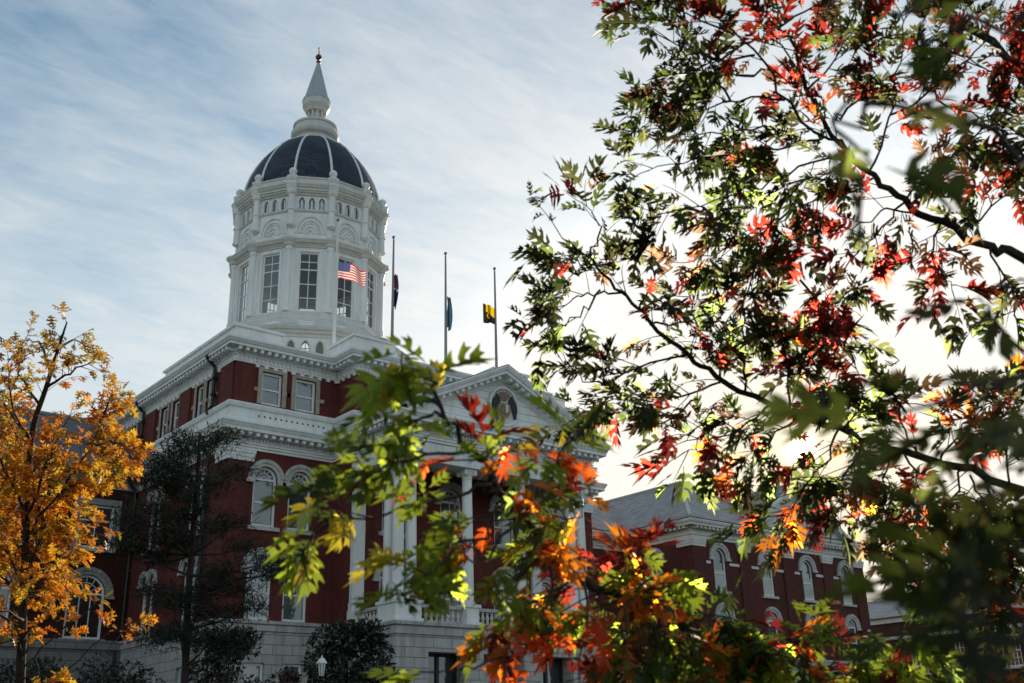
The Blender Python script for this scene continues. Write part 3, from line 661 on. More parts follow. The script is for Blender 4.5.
for k in range(12):
    F, l = face(k, RD); c = l / 2
    dw = window(hall, F, op(c - .68, c + .68, 28.8, 33.3), 0, .1, fw=.1, rail=.72, mull=1, bars=0, glass='clear', sill=False, name='drum_window')
    dd = -.18
    for z in (29.85, 30.9, 32.6):
        m = MB(); m.box(F, c - .57, c + .57, dd - .01, dd + .05, z - .03, z + .03); m.build('sash_bar', 'white', dw)
    m = MB(); m.ring(F, outline(op(c - .84, c + .84, 28.75, 33.5)), outline(op(c - .69, c + .69, 28.75, 33.32)), -.02, .07); m.box(F, c - .95, c + .95, -.02, .12, 28.66, 28.78); m.box(F, .12, .38, -.02, .06, 28.75, 33.6); m.box(F, l - .38, l - .12, -.02, .06, 28.75, 33.6)
    m.build('window_casing', 'white', hall)
    for j in range(3):
        o = op(c - .7 + .7 * j - .21, c - .7 + .7 * j + .21, 36.72, 37.66, 'point')
        q = MB(); big = dict(o); big['a'] -= .08; big['b'] += .08; big['z1'] += .1; big['z0'] -= .06
        q.ring(F, outline(big), outline(o), -.06, .02); q.box(F, o['a'] + .15, o['b'] - .15, -.2, -.16, o['z0'], o['z1'] - .1); lw = q.build('lancet_window', 'white', hall)
        q = MB(); q.quad(*[F.p(x, -.22, z) for x, z in outline(o)]); q.build('pane', 'glassdim', lw)
    # blind arch with carved relief
    q = MB(); cz = 34.75
    for r0, r1, dd in ((1.12, .98, .10), (.86, .74, .08), (.52, .40, .07)):
        q.ring(F, [(c - r0 * cos(pi * i / 16), cz + r0 * 1.35 * sin(pi * i / 16)) for i in range(17)], [(c - r1 * cos(pi * i / 16), cz + r1 * 1.35 * sin(pi * i / 16)) for i in range(17)], -.08, dd - .05)
    for i in range(9):
        t = pi * (i + .5) / 9; x, z = c - .63 * cos(t), cz + .63 * 1.35 * sin(t); q.box(F, x - .06, x + .06, -.08, .03, z - .06, z + .06)
    for i in range(5):
        t = pi * (i + .5) / 5; x, z = c - .24 * cos(t), cz + .3 * sin(t); q.box(F, x - .07, x + .07, -.08, .03, z - .07, z + .07)
    q.build('blind_arch', 'white', hall)
b = MB()
b.sweep(poly(RD), [(-.1, 33.63), (.1, 33.65), (.1, 33.75), (.16, 33.77), (.2, 33.87), (.42, 33.91), (.5, 34.05), (.56, 34.09), (.56, 34.19), (.2, 34.33), (-.1, 34.35)], True)
b.sweep(poly(RD - .05), [(-.1, 36.46), (.08, 36.48), (.14, 36.56), (.08, 36.62), (-.1, 36.64)], True)
b.sweep(poly(RD), [(-.2, 37.78), (.1, 37.8), (.1, 37.9), (.2, 37.94), (.25, 38.04), (.36, 38.08), (.36, 38.2), (.48, 38.28), (.56, 38.42), (.6, 38.44), (.6, 38.56), (.25, 38.64), (.25, 39.02), (.32, 39.06), (.32, 39.16), (-.5, 39.2)], True)
b.blocks(poly(RD), .3, .14, .1, .3, 37.93, 38.03, True, .3)
b.sweep(poly(RD), [(-.1, 28.1), (.28, 28.15), (.28, 28.55), (.2, 28.6), (.2, 28.7), (-.1, 28.72)], True)
b.build('drum_cornice', 'trim', hall)
for k in range(12):
    x, y = vert(k, RD + .1); a = PH + radians(15 + 30 * k)
    Fv = Fr(x, y, -sin(a), cos(a), cos(a), sin(a))
    m = MB(); m.lathe((x, y), [(.27, 28.7), (.27, 29.0), (.21, 29.05), (.2, 33.3), (.26, 33.4), (.27, 33.64)], 12); m.build('drum_column', 'white', hall)
    m = MB(); m.lathe((x, y), [(.12, 35.2), (.24, 35.25), (.3, 35.3), (.3, 35.4), (.25, 35.45), (.23, 36.45), (.3, 36.5), (.3, 36.6), (.24, 36.66), (.23, 37.7), (.34, 37.8), (.38, 37.95), (.4, 38.1), (.52, 38.4), (.56, 38.44), (.56, 38.58), (.4, 38.68)], 12); m.build('buttress', 'white', hall)
    m = MB(); m.lathe((x, y), [(.34, 33.66), (.42, 33.85), (.62, 34.05), (.64, 34.19), (.3, 34.38), (.14, 34.42)], 12); m.build('console', 'trim', hall)
    m = MB(); m.lathe((x, y), [(.4, 38.6), (.4, 39.08), (.46, 39.16), (.22, 39.24), (.15, 39.3), (.22, 39.36)] + [(.3 * sin(pi * i / 10), 39.62 - .3 * cos(pi * i / 10)) for i in range(2, 11)], 14); m.build('ball_finial', 'white', hall, smooth=True)
# dome, ribs and spire
DP = [(5.2, 39.1), (5.15, 39.7), (5.02, 40.4), (4.76, 41.2), (4.4, 42.0), (3.95, 42.8), (3.4, 43.55), (2.75, 44.2), (2.0, 44.75), (1.5, 45.0), (1.3, 45.05)]
b = MB(); n_ = len(DP)
b.lathe((AX, AY), DP, 48, cap=False); dome = b.build('dome_roof', 'domeslate', hall, smooth=True)
for k in range(12):
    a = PH + radians(15 + 30 * k); m = MB(); pts = [(AX + (r + .02) * cos(a), AY + (r + .02) * sin(a), z) for r, z in DP]; m.tube(pts, [.10 - .03 * i / n_ for i in range(n_)], 6); m.build('dome_rib', 'white', hall)
    m = MB(); x, y = AX + 5.62 * cos(a), AY + 5.62 * sin(a); m.lathe((x, y), [(.24, 39.0), (.24, 39.5)] + [(.2 * sin(pi * i / 8), 39.7 - .2 * cos(pi * i / 8)) for i in range(2, 9)], 10)
b = MB(); b.lathe((AX, AY), [(1.5, 44.4), (1.56, 44.9), (1.6, 45.3), (1.8, 45.5), (1.88, 45.7), (1.88, 45.9), (1.66, 46.0), (1.66, 46.4), (1.74, 46.45), (1.74, 46.62), (.8, 46.72), (.55, 46.72)], 32)
b.lathe((AX, AY), [(.5, 46.7), (.5, 47.9), (.82, 47.95), (.9, 48.15), (1.08, 48.45), (1.12, 48.95), (1.04, 49.0)], 24); lant = b.build('lantern', 'trim', hall)
for k in range(10):
    a = 2 * pi * k / 10; m = MB(); m.lathe((AX + .62 * cos(a), AY + .62 * sin(a)), [(.1, 46.72), (.085, 46.85), (.08, 47.75), (.11, 47.95)], 8); m.build('lantern_column', 'trim', lant)
b = MB(); b.lathe((AX, AY), [(1.14, 48.9), (1.14, 49.1), (1.03, 49.15), (.12, 52.75)], 12); b.build('spire', 'spire', hall)
b = MB(); b.lathe((AX, AY), [(.12, 52.73), (.2, 52.85), (.12, 52.97)] + [(.26 * sin(pi * i / 10), 53.3 - .26 * cos(pi * i / 10)) for i in range(1, 10)] + [(.05, 53.58), (.03, 54.1), (.09, 54.14), (.02, 54.28)], 12); b.build('spire_finial', 'copper', hall, smooth=True)
# arcaded base under the drum, with its sloping skirt
b = MB(); RA = 7.25
for k in range(12):
    F, l = face(k, RA); c = l / 2
    wall(b, F, 0, l, 20.9, 26.4, [op(c - .95 + .95 * j - .24, c - .95 + .95 * j + .24, 24.75, 25.95, 'point') for j in range(3)], 0, .35)
b.build('arcade_wall', 'white', hall)
for k in range(12):
    F, l = face(k, RA); c = l / 2
    for j in range(3):
        o = op(c - .95 + .95 * j - .24, c - .95 + .95 * j + .24, 24.75, 25.95, 'point'); big = dict(o); big['a'] -= .09; big['b'] += .09; big['z1'] += .12
        m = MB(); m.ring(F, outline(big), outline(o), -.05, .07); m.build('arcade_opening', 'trim', hall)
b = MB()
b.sweep(poly(RA), [(-.2, 26.2), (.06, 26.2), (.06, 26.4), (.16, 26.44), (.22, 26.62), (.34, 26.68), (.42, 26.86), (.42, 26.98), (.1, 27.1), (-.3, 27.12)], True)
for k in range(12):
    x, y = vert(k, RA); a = PH + radians(15 + 30 * k); Fv = Fr(x, y, -sin(a), cos(a), cos(a), sin(a)); b.box(Fv, -.22, .22, -.2, .1, 20.9, 26.21)
b.build('arcade_cornice', 'trim', hall)
b = MB(); steps = 8
for i in range(steps):
    t0, t1 = i / steps, (i + 1) / steps; r0 = RA - .25 + (RD + .24 - RA + .25) * t0; r1 = RA - .25 + (RD + .24 - RA + .25) * t1; z0 = 27.05 + 1.3 * t0; z1 = 27.05 + 1.3 * t1
    b.sweep(poly(r0), [(0.03, z0), (0.03, z0 + .03), (r1 - r0, z1)], True)
b.build('drum_skirt', 'white', hall)

# ================================================================== WINGS
F_w = {}
def roof_quad(mb, *p): mb.quad(*p)
ent_prof = [(-.2, 14.98), (.08, 15.0), (.08, 15.2), (.16, 15.24), (.16, 15.34), (.11, 15.36), (.11, 15.7), (.22, 15.76), (.3, 15.82), (.72, 15.84), (.72, 16.0), (.8, 16.06), (.85, 16.2), (.85, 16.3), (.6, 16.36), (-.2, 16.38)]
# left wing (the stretch beside the hall)
lw = thing('brick_wing', 'shade-darkened brick wing behind the golden tree with a large arched ground floor window', 'building', (14, 63, GZ))
YW = 63.2; F_lw = Fr(0, YW, 1, 0, 0, -1)
arch_l = [op(x - 1.05, x + 1.05, 6.46, 10.0, 'round') for x in (20.5, 15.5, 10.5)]; tri_l = [op(x - 1.0, x + 1.0, 11.5, 14.0) for x in (20.6, 15.5, 10.5)]
b = MB(); wall(b, F_lw, 5, XL, ZB, 15.02, arch_l + tri_l, 0, .3); b.build('brick_wall', 'brickshaded', lw)
b = MB(); wall(b, F_lw, 5, XL, GZ, 5.9, [], .15, .3); b.box(F_lw, 5, XL - .2, -.1, .3, 5.9, 6.4); b.build('basement_wall', 'stoneshaded', lw)
b = MB(); pth = [(5, YW), (XL - .15, YW)]; b.sweep(pth, ent_prof); b.blocks(pth, .46, .2, .2, .66, 15.64, 15.83); b.build('entablature', 'archshaded', lw)
for o in arch_l: window(lw, F_lw, o, fan=True, surround='arch', sw=.42, mull=2, rail=.0, glass='glassdim', smat='archshaded')
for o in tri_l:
    w = window(lw, F_lw, o, mull=1, rail=.66, glass='glassdim', sill=True, surround='box', sw=.36, smat='archshaded')
b = MB(); b.box(F_lw, 5.05, XL - .2, -6, -.4, 5.6, 5.7); b.box(F_lw, 5.05, XL - .2, -2.1, -2.0, GZ, 16); b.build('inner_partition', 'dark', lw)
b = MB()
b.quad((5, YW - .85, 16.37), (XL, YW - .85, 16.37), (XL, 69, 20.6), (5, 69, 20.6)); b.quad((5, 69, 20.6), (XL, 69, 20.6), (XL, 76, 16.4), (5, 76, 16.4))
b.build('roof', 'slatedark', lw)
b = MB(); b.tube([(5, 69, 20.66), (XL, 69, 20.66)], .12, 6); b.build('ridge_cap', 'archshaded', lw)

# right wing: connector and pavilion
rw = thing('brick_wing', 'red brick wing right of the portico with grey hipped slate roof and front gable', 'building', (73.6, 55.3, GZ))
WL0, WR0, YPV, YCN = 62.6, 84.6, 55.3, 62.85
F_pv = Fr(0, YPV, 1, 0, 0, -1); F_pvl = Fr(WL0, 0, 0, 1, -1, 0); F_pvr = Fr(WR0, 0, 0, 1, 1, 0); F_cn = Fr(0, YCN, 1, 0, 0, -1)
wx = (65.65, 71.4, 76.65, 82.0)
hi_ = [op(x - .72, x + .72, 11.15, 14.45, 'round') for x in wx]; lo_ = [op(x - .66, x + .66, 6.6, 9.9, 'round') for x in wx]; ba_ = [op(x - .6, x + .6, 2.2, 4.4) for x in wx]
cx3 = [op(x - .85, x + .85, 11.3, 14.3, 'round') for x in (52.5, 58.5)]; cx2 = [op(x - .85, x + .85, 6.6, 9.9, 'round') for x in (52.5, 58.5)]
ls = [op(58.6, 59.9, 11.15, 14.35, 'round'), op(58.6, 59.9, 6.6, 9.9, 'round')]
b = MB(); wall(b, F_pv, WL0, WR0, ZB, 15.02, hi_ + lo_); wall(b, F_pvl, YPV, YCN, ZB, 15.02, ls); wall(b, F_pvr, YPV, 84, ZB, 15.02, []); wall(b, F_cn, XR + .02, WL0, ZB, 15.02, cx3 + cx2); wall(b, Fr(0, 84, 1, 0, 0, 1), XR, WR0, ZB, 15.02, [])
for x in (63.3, 68.6, 74.1, 79.4, 83.9):
    b.box(F_pv, x - .68, x + .68, -.05, .13, ZB + .02, 14.4)
b.build('brick_wall', 'brickwing', rw)
b = MB(); wall(b, F_pv, WL0 - .15, WR0 + .15, GZ, 5.9, ba_, .15, .35); wall(b, F_pvl, YPV - .15, YCN, GZ, 5.9, [], .15, .35); wall(b, F_pvr, YPV - .15, 84, GZ, 5.9, [], .15, .35); wall(b, F_cn, XR + .2, WL0 - .15, GZ, 5.9, [], .15, .35)
b.sweep([(XR + .2, YCN), (WL0, YCN), (WL0, YPV), (WR0, YPV), (WR0, 84)], [(.14, 5.89), (.26, 5.92), (.26, 6.3), (.1, 6.44), (-.1, 6.45)]); b.build('basement_wall', 'stone', rw)
pth = [(XR + .15, YCN), (WL0, YCN), (WL0, YPV), (WR0, YPV), (WR0, 84)]
b = MB(); b.sweep(pth, ent_prof); b.blocks(pth, .46, .2, .2, .66, 15.64, 15.83); b.blocks(pth, .22, .11, .1, .2, 15.72, 15.8)
for x in (63.3, 68.6, 74.1, 79.4, 83.9):
    for k in range(3): b.box(F_pv, x - .72 - .04 * k, x + .72 + .04 * k, -.1, .17 + .03 * k, 14.38 + .2 * k, 14.57 + .2 * k)
for k in range(3): b.box(F_pvl, YPV - .1, YPV + 1.4, -.1, .17 + .03 * k, 14.382 + .2 * k, 14.572 + .2 * k)
for x0, x1 in zip((WL0 + 1.4, 66.75, 72.5, 77.75, 83.05), (64.55, 70.3, 75.55, 80.9, 83.2)): b.box(F_pv, x0, x1, -.05, .07, 13.15, 13.36)
b.build('entablature', 'trim', rw)
for i, o in enumerate(hi_): window(rw, F_pv, o, surround='arch', sw=.42, rail=.42, blind=(.5, .42, .55, .5)[i], fan=False)
for o in lo_: window(rw, F_pv, o, surround='arch', sw=.42, fan=True)
for o in ba_: window(rw, F_pv, o, .15, .2, glass='glassdim', name='basement_window')
for o in cx3 + cx2: window(rw, F_cn, o, surround='arch', sw=.42, fan=True)
for o in ls: window(rw, F_pvl, o, surround='arch', sw=.42)
b = MB(); b.box(F_pv, WL0 + .4, WR0 - .4, -2.1, -2.0, GZ, 15); b.box(F_cn, XR + .4, WL0 + 1, -2.1, -2.0, GZ, 15); b.box(F_pvl, YPV + .5, YCN, -1.6, -1.5, GZ, 15); b.build('inner_partition', 'dark', rw)
e0, e1, ye, ze = WL0 - .85, WR0 + .85, YPV - .85, 16.37
T = 7.0; zp = 21.25
b = MB(); px_, py_ = e0 + T, ye + T
b.quad((e0, ye, ze), (px_, py_, zp), (px_, 84, zp), (e0, 84, ze))                    # slope facing the hall
b.quad((e0, ye, ze), (e0 + 2 * T, ye, ze), (px_, py_, zp))                           # front hip
b.quad((e0 + 2 * T, ye, ze), (e0 + 2 * T, 84, ze), (px_, 84, zp), (px_, py_, zp))
GC, GH, gz = 75.75, 6.55, 20.75
b.quad((GC - GH, ye, ze), (GC, ye, gz), (GC, 84, gz), (GC - GH, 84, ze)); b.quad((GC + GH, ye, ze), (GC, ye, gz), (GC, 84, gz), (GC + GH, 84, ze))
b.quad((GC, ye + 8, 20.4), (e1, ye, ze), (e1, 84, ze), (GC, 84, 20.4)); b.quad((GC, ye + 8, 20.4), (e1, ye, ze), (GC + 2, ye, ze))
b.quad((XR, YCN - .85, ze), (e0 + 6, YCN - .85, ze), (e0 + 6, 68.5, 20.4), (XR, 68.5, 20.4)); b.quad((XR, 68.5, 20.4), (e0 + 6, 68.5, 20.4), (e0 + 6, 76, ze), (XR, 76, ze))
b.build('roof', 'slate', rw)
b = MB(); b.tube([(e0 - .02, ye - .02, ze + .04), (px_, py_, zp + .06)], .13, 6); b.tube([(px_, py_, zp + .06), (px_, 84, zp + .06)], .1, 6); b.tube([(px_, py_, zp + .06), (e0 + 2 * T, ye, ze + .04)], .1, 6); b.tube([(GC, ye, gz + .06), (GC, 84, gz + .06)], .1, 6)
b.tube([(XR, 68.5, 20.45), (e0 + 5, 68.5, 20.45)], .1, 6); b.build('ridge_cap', 'metal_roof', rw)
b = MB(); Fg = Fr(0, ye + .5, 1, 0, 0, -1)
b.add([(GC - GH + .6, ye + .4, ze + .1), (GC + GH - .6, ye + .4, ze + .1), (GC, ye + .4, gz - .5)], [(0, 1, 2)])
for s in (1, -1):
    dx, dz = GH, gz - ze; l = hypot(dx, dz); ux_, uz_ = dx / l, dz / l
    P = [(GC - s * GH, ze), (GC, gz)]; nx, nz = uz_, -ux_
    v = [(p[0] + s * nx * q, y, p[1] + nz * q) for p in P for q in (-.1, .42) for y in (ye - .12, ye + .5)]
    b.add(v, [(0, 1, 3, 2), (4, 6, 7, 5), (0, 4, 5, 1), (1, 5, 7, 3), (3, 7, 6, 2), (2, 6, 4, 0)])
b.build('gable', 'trim', rw)

# far building at the right edge
fb = thing('brick_house', 'low brown brick building with pale slate roof far off at the right behind the oak', 'building', (112, 50, GZ))
F_fb = Fr(106, 0, 0, 1, -1, 0)
fo = [op(y - .9, y + .9, 6.6, 9.6) for y in range(24, 80, 5)] + [op(y - .9, y + .9, 1.2, 4.4) for y in range(24, 80, 5)]
b = MB(); wall(b, F_fb, 20, 82, GZ, 12.4, fo); wall(b, Fr(0, 20, 1, 0, 0, -1), 106, 118, GZ, 12.4, []); wall(b, Fr(0, 82, 1, 0, 0, 1), 106, 118, GZ, 12.4, [])
b.quad((106, 20, 12.4), (118, 20, 12.4), (112, 20, 15.1)); b.quad((106, 82, 12.4), (118, 82, 12.4), (112, 82, 15.1)); b.build('brick_wall', 'brick2', fb)
b = MB(); b.quad((105.2, 19.5, 12.45), (105.2, 82.5, 12.45), (112, 82.5, 15.2), (112, 19.5, 15.2)); b.quad((118.8, 19.5, 12.45), (118.8, 82.5, 12.45), (112, 82.5, 15.2), (112, 19.5, 15.2)); b.build('roof', 'slate', fb)
b = MB(); b.box(F_fb, 19.6, 82.4, -.1, .3, 11.9, 12.4); b.box(F_fb, 19.9, 82.1, -.1, .12, 10.2, 10.5)
b.build('cornice', 'trim', fb)
for o in fo: window(fb, F_fb, o, mull=3, bars=3, rail=.5, glass='glassdim')

# ================================================================== FLAGPOLES AND FLAGS
pole_x = (29.35, 33.35, 37.35, 41.4); PY = 52.0; ZT = 30.55
pl_lab = ('white flagpole flying the stars and stripes, leftmost of the four on the roof', 'thin metal flagpole just right of the domed tower with a dark limp flag', 'thin metal flagpole with a limp blue flag, third from the tower', 'thin metal flagpole with a black and gold flag above the pediment')
for i, x in enumerate(pole_x):
    t = thing('flagpole', pl_lab[i], 'flagpole', (x, PY, 20.9), 'flagpoles on the hall roof')
    m = MB(); m.lathe((x, PY), [(.14, 20.9), (.14, 21.1), (.1, 21.15), (.095, 24), (.055, ZT - .25)], 10); m.build('pole', 'white' if i == 0 else 'poledark', t)
    m = MB(); m.lathe((x, PY), [(.03, ZT - .3), (.06, ZT - .25), (.03, ZT - .2)] + [(.11 * sin(pi * k / 8), ZT - .08 - .11 * cos(pi * k / 8)) for k in range(1, 8)] + [(.01, ZT + .03)], 10); m.build('finial', 'poledark', t, smooth=True)
def flag(name, lab, x, zt, W_, H_, fn, colfn, cat='flag', nu=40, nv=20):
    vs, fs, cs = [], [], []
    for j in range(nv + 1):
        for i in range(nu + 1):
            u, v = i / nu, j / nv; vs.append(fn(u, v)); cs.append(colfn(u, v))
    for j in range(nv):
        for i in range(nu):
            a = j * (nu + 1) + i; fs.append((a, a + 1, a + nu + 2, a + nu + 1))
    m = MB(); m.add(vs, fs); o = m.build(name, 'cloth', fix=False, smooth=True); setcol(o, np.array(cs)); origin_to(o, (x, PY, zt - H_)); tag(o, lab, cat); return o
def us(u, v):        # v = 0 at the bottom
    x = pole_x[0]; d = .11 + 1.78 * u
    return (x + d * .93, PY - d * .30 + .16 * sin(u * 8.0 + v * .8) * min(1, u * 3), 26.55 + 1.05 * v + .14 * sin(u * 5.2 + .5) - .10 * u)
def uscol(u, v):
    if u < .4 and v > 6 / 13: return (.035, .05, .22)
    return (.62, .03, .04) if int(min(v, .999) * 13) % 2 == 0 else (.80, .79, .76)
o = flag('national_flag', 'stars and stripes flag blowing out from the white pole at half mast', pole_x[0], 27.6, 1.8, 1.05, us, uscol, nu=60, nv=26)
m = MB()
for r in range(9):
    for c in range(6 if r % 2 == 0 else 5):
        u = .4 * ((c + .5) / 6 if r % 2 == 0 else (c + 1) / 6); v = 6 / 13 + 7 / 13 * (r + .7) / 9.4
        ctr = np.array(us(u, v)); p = []
        for k in range(10):
            a = pi / 2 + 2 * pi * k / 10; q = (.040 if k % 2 == 0 else .016); p.append(tuple(np.array(us(u + q * cos(a) / 1.8, v + q * sin(a) / 1.05)) + np.array((-.006, -.014, 0))))
        m.add(p, [tuple(range(10))])
    
st = m.build('star_field', 'white', fix=False); st.parent = o; st.matrix_parent_inverse = mathutils.Matrix.Translation(-o.location)
def limp(x, zt, H_, w, ph, col1, col2):
    def fn(u, v):
        d = .1 + w * u * (.45 + .55 * sin(pi * min(1, (1 - v) * .8 + .12))); return (x + d * .8, PY - d * .35 + .12 * sin(u * 9 + v * 3 + ph) , zt - H_ + H_ * v - .22 * u * (1 - v) + .05 * sin(u * 7))
    return fn
flag('state_flag', 'dark navy flag with red upper end hanging limp beside the domed tower', pole_x[1], 28.2, .5, 2.4, limp(pole_x[1], 27.9, 2.1, .24, 0, 0, 0), lambda u, v: (.35, .04, .05) if v > .62 and u < .6 else ((.5, .5, .5) if .5 < v < .58 else (.02, .025, .07)), nu=14, nv=24)
flag('blue_flag', 'plain teal blue flag hanging limp from the third flagpole', pole_x[2], 27.9, .5, 2.4, limp(pole_x[2], 27.4, 2.1, .36, 1.5, 0, 0), lambda u, v: (.035, .085, .13) if v < .93 else (.05, .08, .11), nu=14, nv=24)
def bg_(u, v):
    d = .1 + 1.05 * u; x = pole_x[3]
    return (x - d * .95, PY - d * .15 + .15 * sin(u * 7), 26.4 + 1.15 * v + .12 * sin(u * 6) + .22 * u * (v - .3))
flag('campus_flag', 'black and gold flag with a round emblem on the pole above the pediment', pole_x[3], 27.6, 1.1, 1.2, bg_, lambda u, v: (.85, .52, .01) if (v > .52 + .25 * (u - .5) and u < .85) or (hypot((u - .62) * 1.1, v - .42) < .2 and hypot((u - .62) * 1.1, v - .42) > .11) else (.02, .02, .02), nu=30, nv=24)

# ================================================================== VEGETATION
rng = np.random.default_rng(7)
def unit(v): return v / (np.linalg.norm(v, axis=-1, keepdims=True) + 1e-9)
OAK_HALF = [(.012, 0), (.014, .16), (.04, .20), (.14, .22), (.27, .32), (.33, .43), (.20, .37), (.11, .34), (.05, .38), (.045, .42), (.17, .46), (.31, .57), (.42, .72), (.29, .66), (.28, .76), (.17, .63), (.07, .58), (.05, .65), (.14, .70), (.24, .80), (.30, .95), (.18, .87), (.15, .98), (.07, .84), (.05, .9), (0, 1.15)]
WIDE_HALF = [(.012, 0), (.016, .15), (.07, .20), (.20, .17), (.33, .24), (.22, .26), (.26, .31), (.10, .35), (.075, .42), (.22, .43), (.36, .42), (.50, .53), (.36, .53), (.40, .63), (.24, .57), (.10, .60), (.085, .67), (.20, .72), (.35, .80), (.23, .80), (.22, .89), (.10, .83), (.07, .89), (0, 1.06)]
SMALL_HALF = [(.02, 0), (.03, .2), (.28, .18), (.12, .36), (.46, .52), (.14, .62), (.32, .86), (.10, .84), (0, 1.05)]
BLADE_HALF = [(.02, 0), (.22, .3), (.2, .65), (0, 1.)]
NEEDLE_HALF = [(.02, 0), (.055, .3), (.045, .7), (0, 1.)]
def variants(half, n, seed):
    r = np.random.default_rng(seed); out = []
    for _ in range(n):
        h = np.array(half, float); w = r.uniform(.7, 1.15)
        def side(s):
            q = h.copy(); q[:, 0] *= s * w; q[1:-1] += r.normal(0, .018, (len(h) - 2, 2)); return q
        R_, L_ = side(1), side(-1)
        spine = np.array([(0, .02), (0, .35), (0, .65)])
        fold, curl, roll = r.uniform(.0, .9), r.uniform(-.2, 1.0), r.uniform(-1.0, 1.0)
        def lift(p):
            z = abs(p[:, 0]) * fold - curl * p[:, 1] ** 2 * .5 + roll * p[:, 0] * p[:, 1] * .6 + .5 * r.uniform(-1, .4) * p[:, 0] ** 2
            return np.column_stack([p, z])
        tip = R_[-1:]
        pts = np.vstack([spine, R_[:-1], L_[:-1], tip]); k = len(h) - 1
        right = list(range(3, 3 + k)) + [3 + 2 * k, 2, 1, 0]; left = [0, 1, 2, 3 + 2 * k] + list(range(3 + 2 * k - 1, 3 + k - 1, -1))
        out.append((lift(pts), [right, left]))
    return out
LV = {'oak': variants([(x * .88, y) for x, y in OAK_HALF], 18, 3), 'small': variants([(x * .9, y) for x, y in WIDE_HALF], 12, 4), 'blade': variants(BLADE_HALF, 5, 5), 'needle': variants(NEEDLE_HALF, 4, 6)}
class Leaves:
    def __init__(s, kind): s.kind = kind; s.P, s.D, s.Nn, s.S, s.C = [], [], [], [], []
    def add(s, p, d, n, size, c):
        if s.kind == 'oak' and unit(np.asarray(p) + np.asarray(d) * size * .5) @ SUN_DIR > .9996 and rng.uniform() < .82: return   # thin spot in the crown
        s.P.append(p); s.D.append(d); s.Nn.append(n); s.S.append(size); s.C.append(c)
    def build(s, name, mat, parent):
        P, D, Nn, S, C = (np.array(a, float) for a in (s.P, s.D, s.Nn, s.S, s.C))
        D = unit(D); X = unit(np.cross(D, Nn)); Z = np.cross(X, D)
        vs = LV[s.kind]; idx = rng.integers(0, len(vs), len(P)); V, Lp, ls, lt, cols = [], [], [], [], []; off = 0
        nl = 0
        for k, (pts, faces) in enumerate(vs):
            m = np.nonzero(idx == k)[0]
            if not len(m): continue
            B = np.stack([X[m], D[m], Z[m]], 1)          # n,3,3
            w = P[m][:, None, :] + np.einsum('vk,nkj->nvj', pts, B) * S[m][:, None, None]
            nv = len(pts); V.append(w.reshape(-1, 3)); cols.append(np.repeat(C[m], nv, 0))
            base = off + np.arange(len(m)) * nv
            for f in faces:
                f = np.array(f); Lp.append((base[:, None] + f[None, :]).ravel()); lt.append(np.full(len(m), len(f))); 
            off += nv * len(m)
        V = np.vstack(V) - np.array(WL.get(parent.name, (0, 0, 0))); Lp = np.concatenate(Lp); lt = np.concatenate(lt); ls = np.concatenate([[0], np.cumsum(lt)[:-1]])
        me = bpy.data.meshes.new(name); me.vertices.add(len(V)); me.vertices.foreach_set('co', V.astype(np.float32).ravel())
        me.loops.add(len(Lp)); me.loops.foreach_set('vertex_index', Lp.astype(np.int32)); me.polygons.add(len(lt))
        me.polygons.foreach_set('loop_start', ls.astype(np.int32)); me.polygons.foreach_set('loop_total', lt.astype(np.int32)); me.update(calc_edges=True); me.validate()
        me.materials.append(MT[mat]); o = bpy.data.objects.new(name, me); COL.objects.link(o); o.parent = parent; WL[o.name] = WL.get(parent.name, (0, 0, 0))
        setcol(o, np.vstack(cols)); return o

GREEN, DGREEN, YGREEN, YELLOW, ORANGE, REDOR, RED, BROWN = (.050, .085, .010), (.016, .024, .005), (.22, .30, .012), (.46, .36, .015), (.86, .20, .005), (.78, .075, .005), (.19, .007, .004), (.10, .045, .018)
PAL = {'top': [(DGREEN, .55), (GREEN, .18), (RED, .17), (BROWN, .10)],
       'topred': [(RED, .60), (REDOR, .05), (DGREEN, .25), (BROWN, .1)],
       'topgreen': [(DGREEN, .5), (GREEN, .36), (BROWN, .08), (RED, .06)],
       'sun': [(DGREEN, .34), (GREEN, .24), (REDOR, .08), (RED, .14), (ORANGE, .04), (BROWN, .16)],
       'lime': [(YGREEN, .50), (GREEN, .38), (YELLOW, .10), (BROWN, .02)],
       'mix': [(ORANGE, .18), (REDOR, .20), (RED, .10), (YGREEN, .26), (GREEN, .24), (YELLOW, .02)],
       'fire': [(ORANGE, .26), (REDOR, .30), (RED, .20), (YGREEN, .12), (GREEN, .12)],
       'low': [(GREEN, .38), (YGREEN, .20), (ORANGE, .10), (RED, .14), (BROWN, .09), (REDOR, .09)],
       'near': [((.016, .024, .003), .65), ((.030, .048, .005), .35)],
       'gold': [((.68, .24, .008), .38), ((.72, .38, .015), .24), ((.55, .14, .008), .24), ((.34, .26, .02), .07), ((.24, .09, .02), .07)],
       'goldtop': [((.50, .25, .03), .4), ((.36, .26, .04), .3), ((.40, .14, .02), .2), ((.2, .12, .04), .1)]}
def pick(p):
    c = PAL[p]; w = np.array([x[1] for x in c]); i = rng.choice(len(c), p=w / w.sum()); return np.array(c[i][0]) * rng.uniform(.75, 1.25)
def resample(pts, step):
    pts = np.array(pts, float)
    # Catmull-Rom smoothing
    if len(pts) > 2:
        q = [pts[0]]
        for i in range(len(pts) - 1):
            p0, p1, p2, p3 = pts[max(i - 1, 0)], pts[i], pts[i + 1], pts[min(i + 2, len(pts) - 1)]
            for t in (.25, .5, .75, 1.):
                q.append(.5 * (2 * p1 + (p2 - p0) * t + (2 * p0 - 5 * p1 + 4 * p2 - p3) * t * t + (3 * p1 - p0 - 3 * p2 + p3) * t ** 3))
        pts = np.array(q)
    return pts
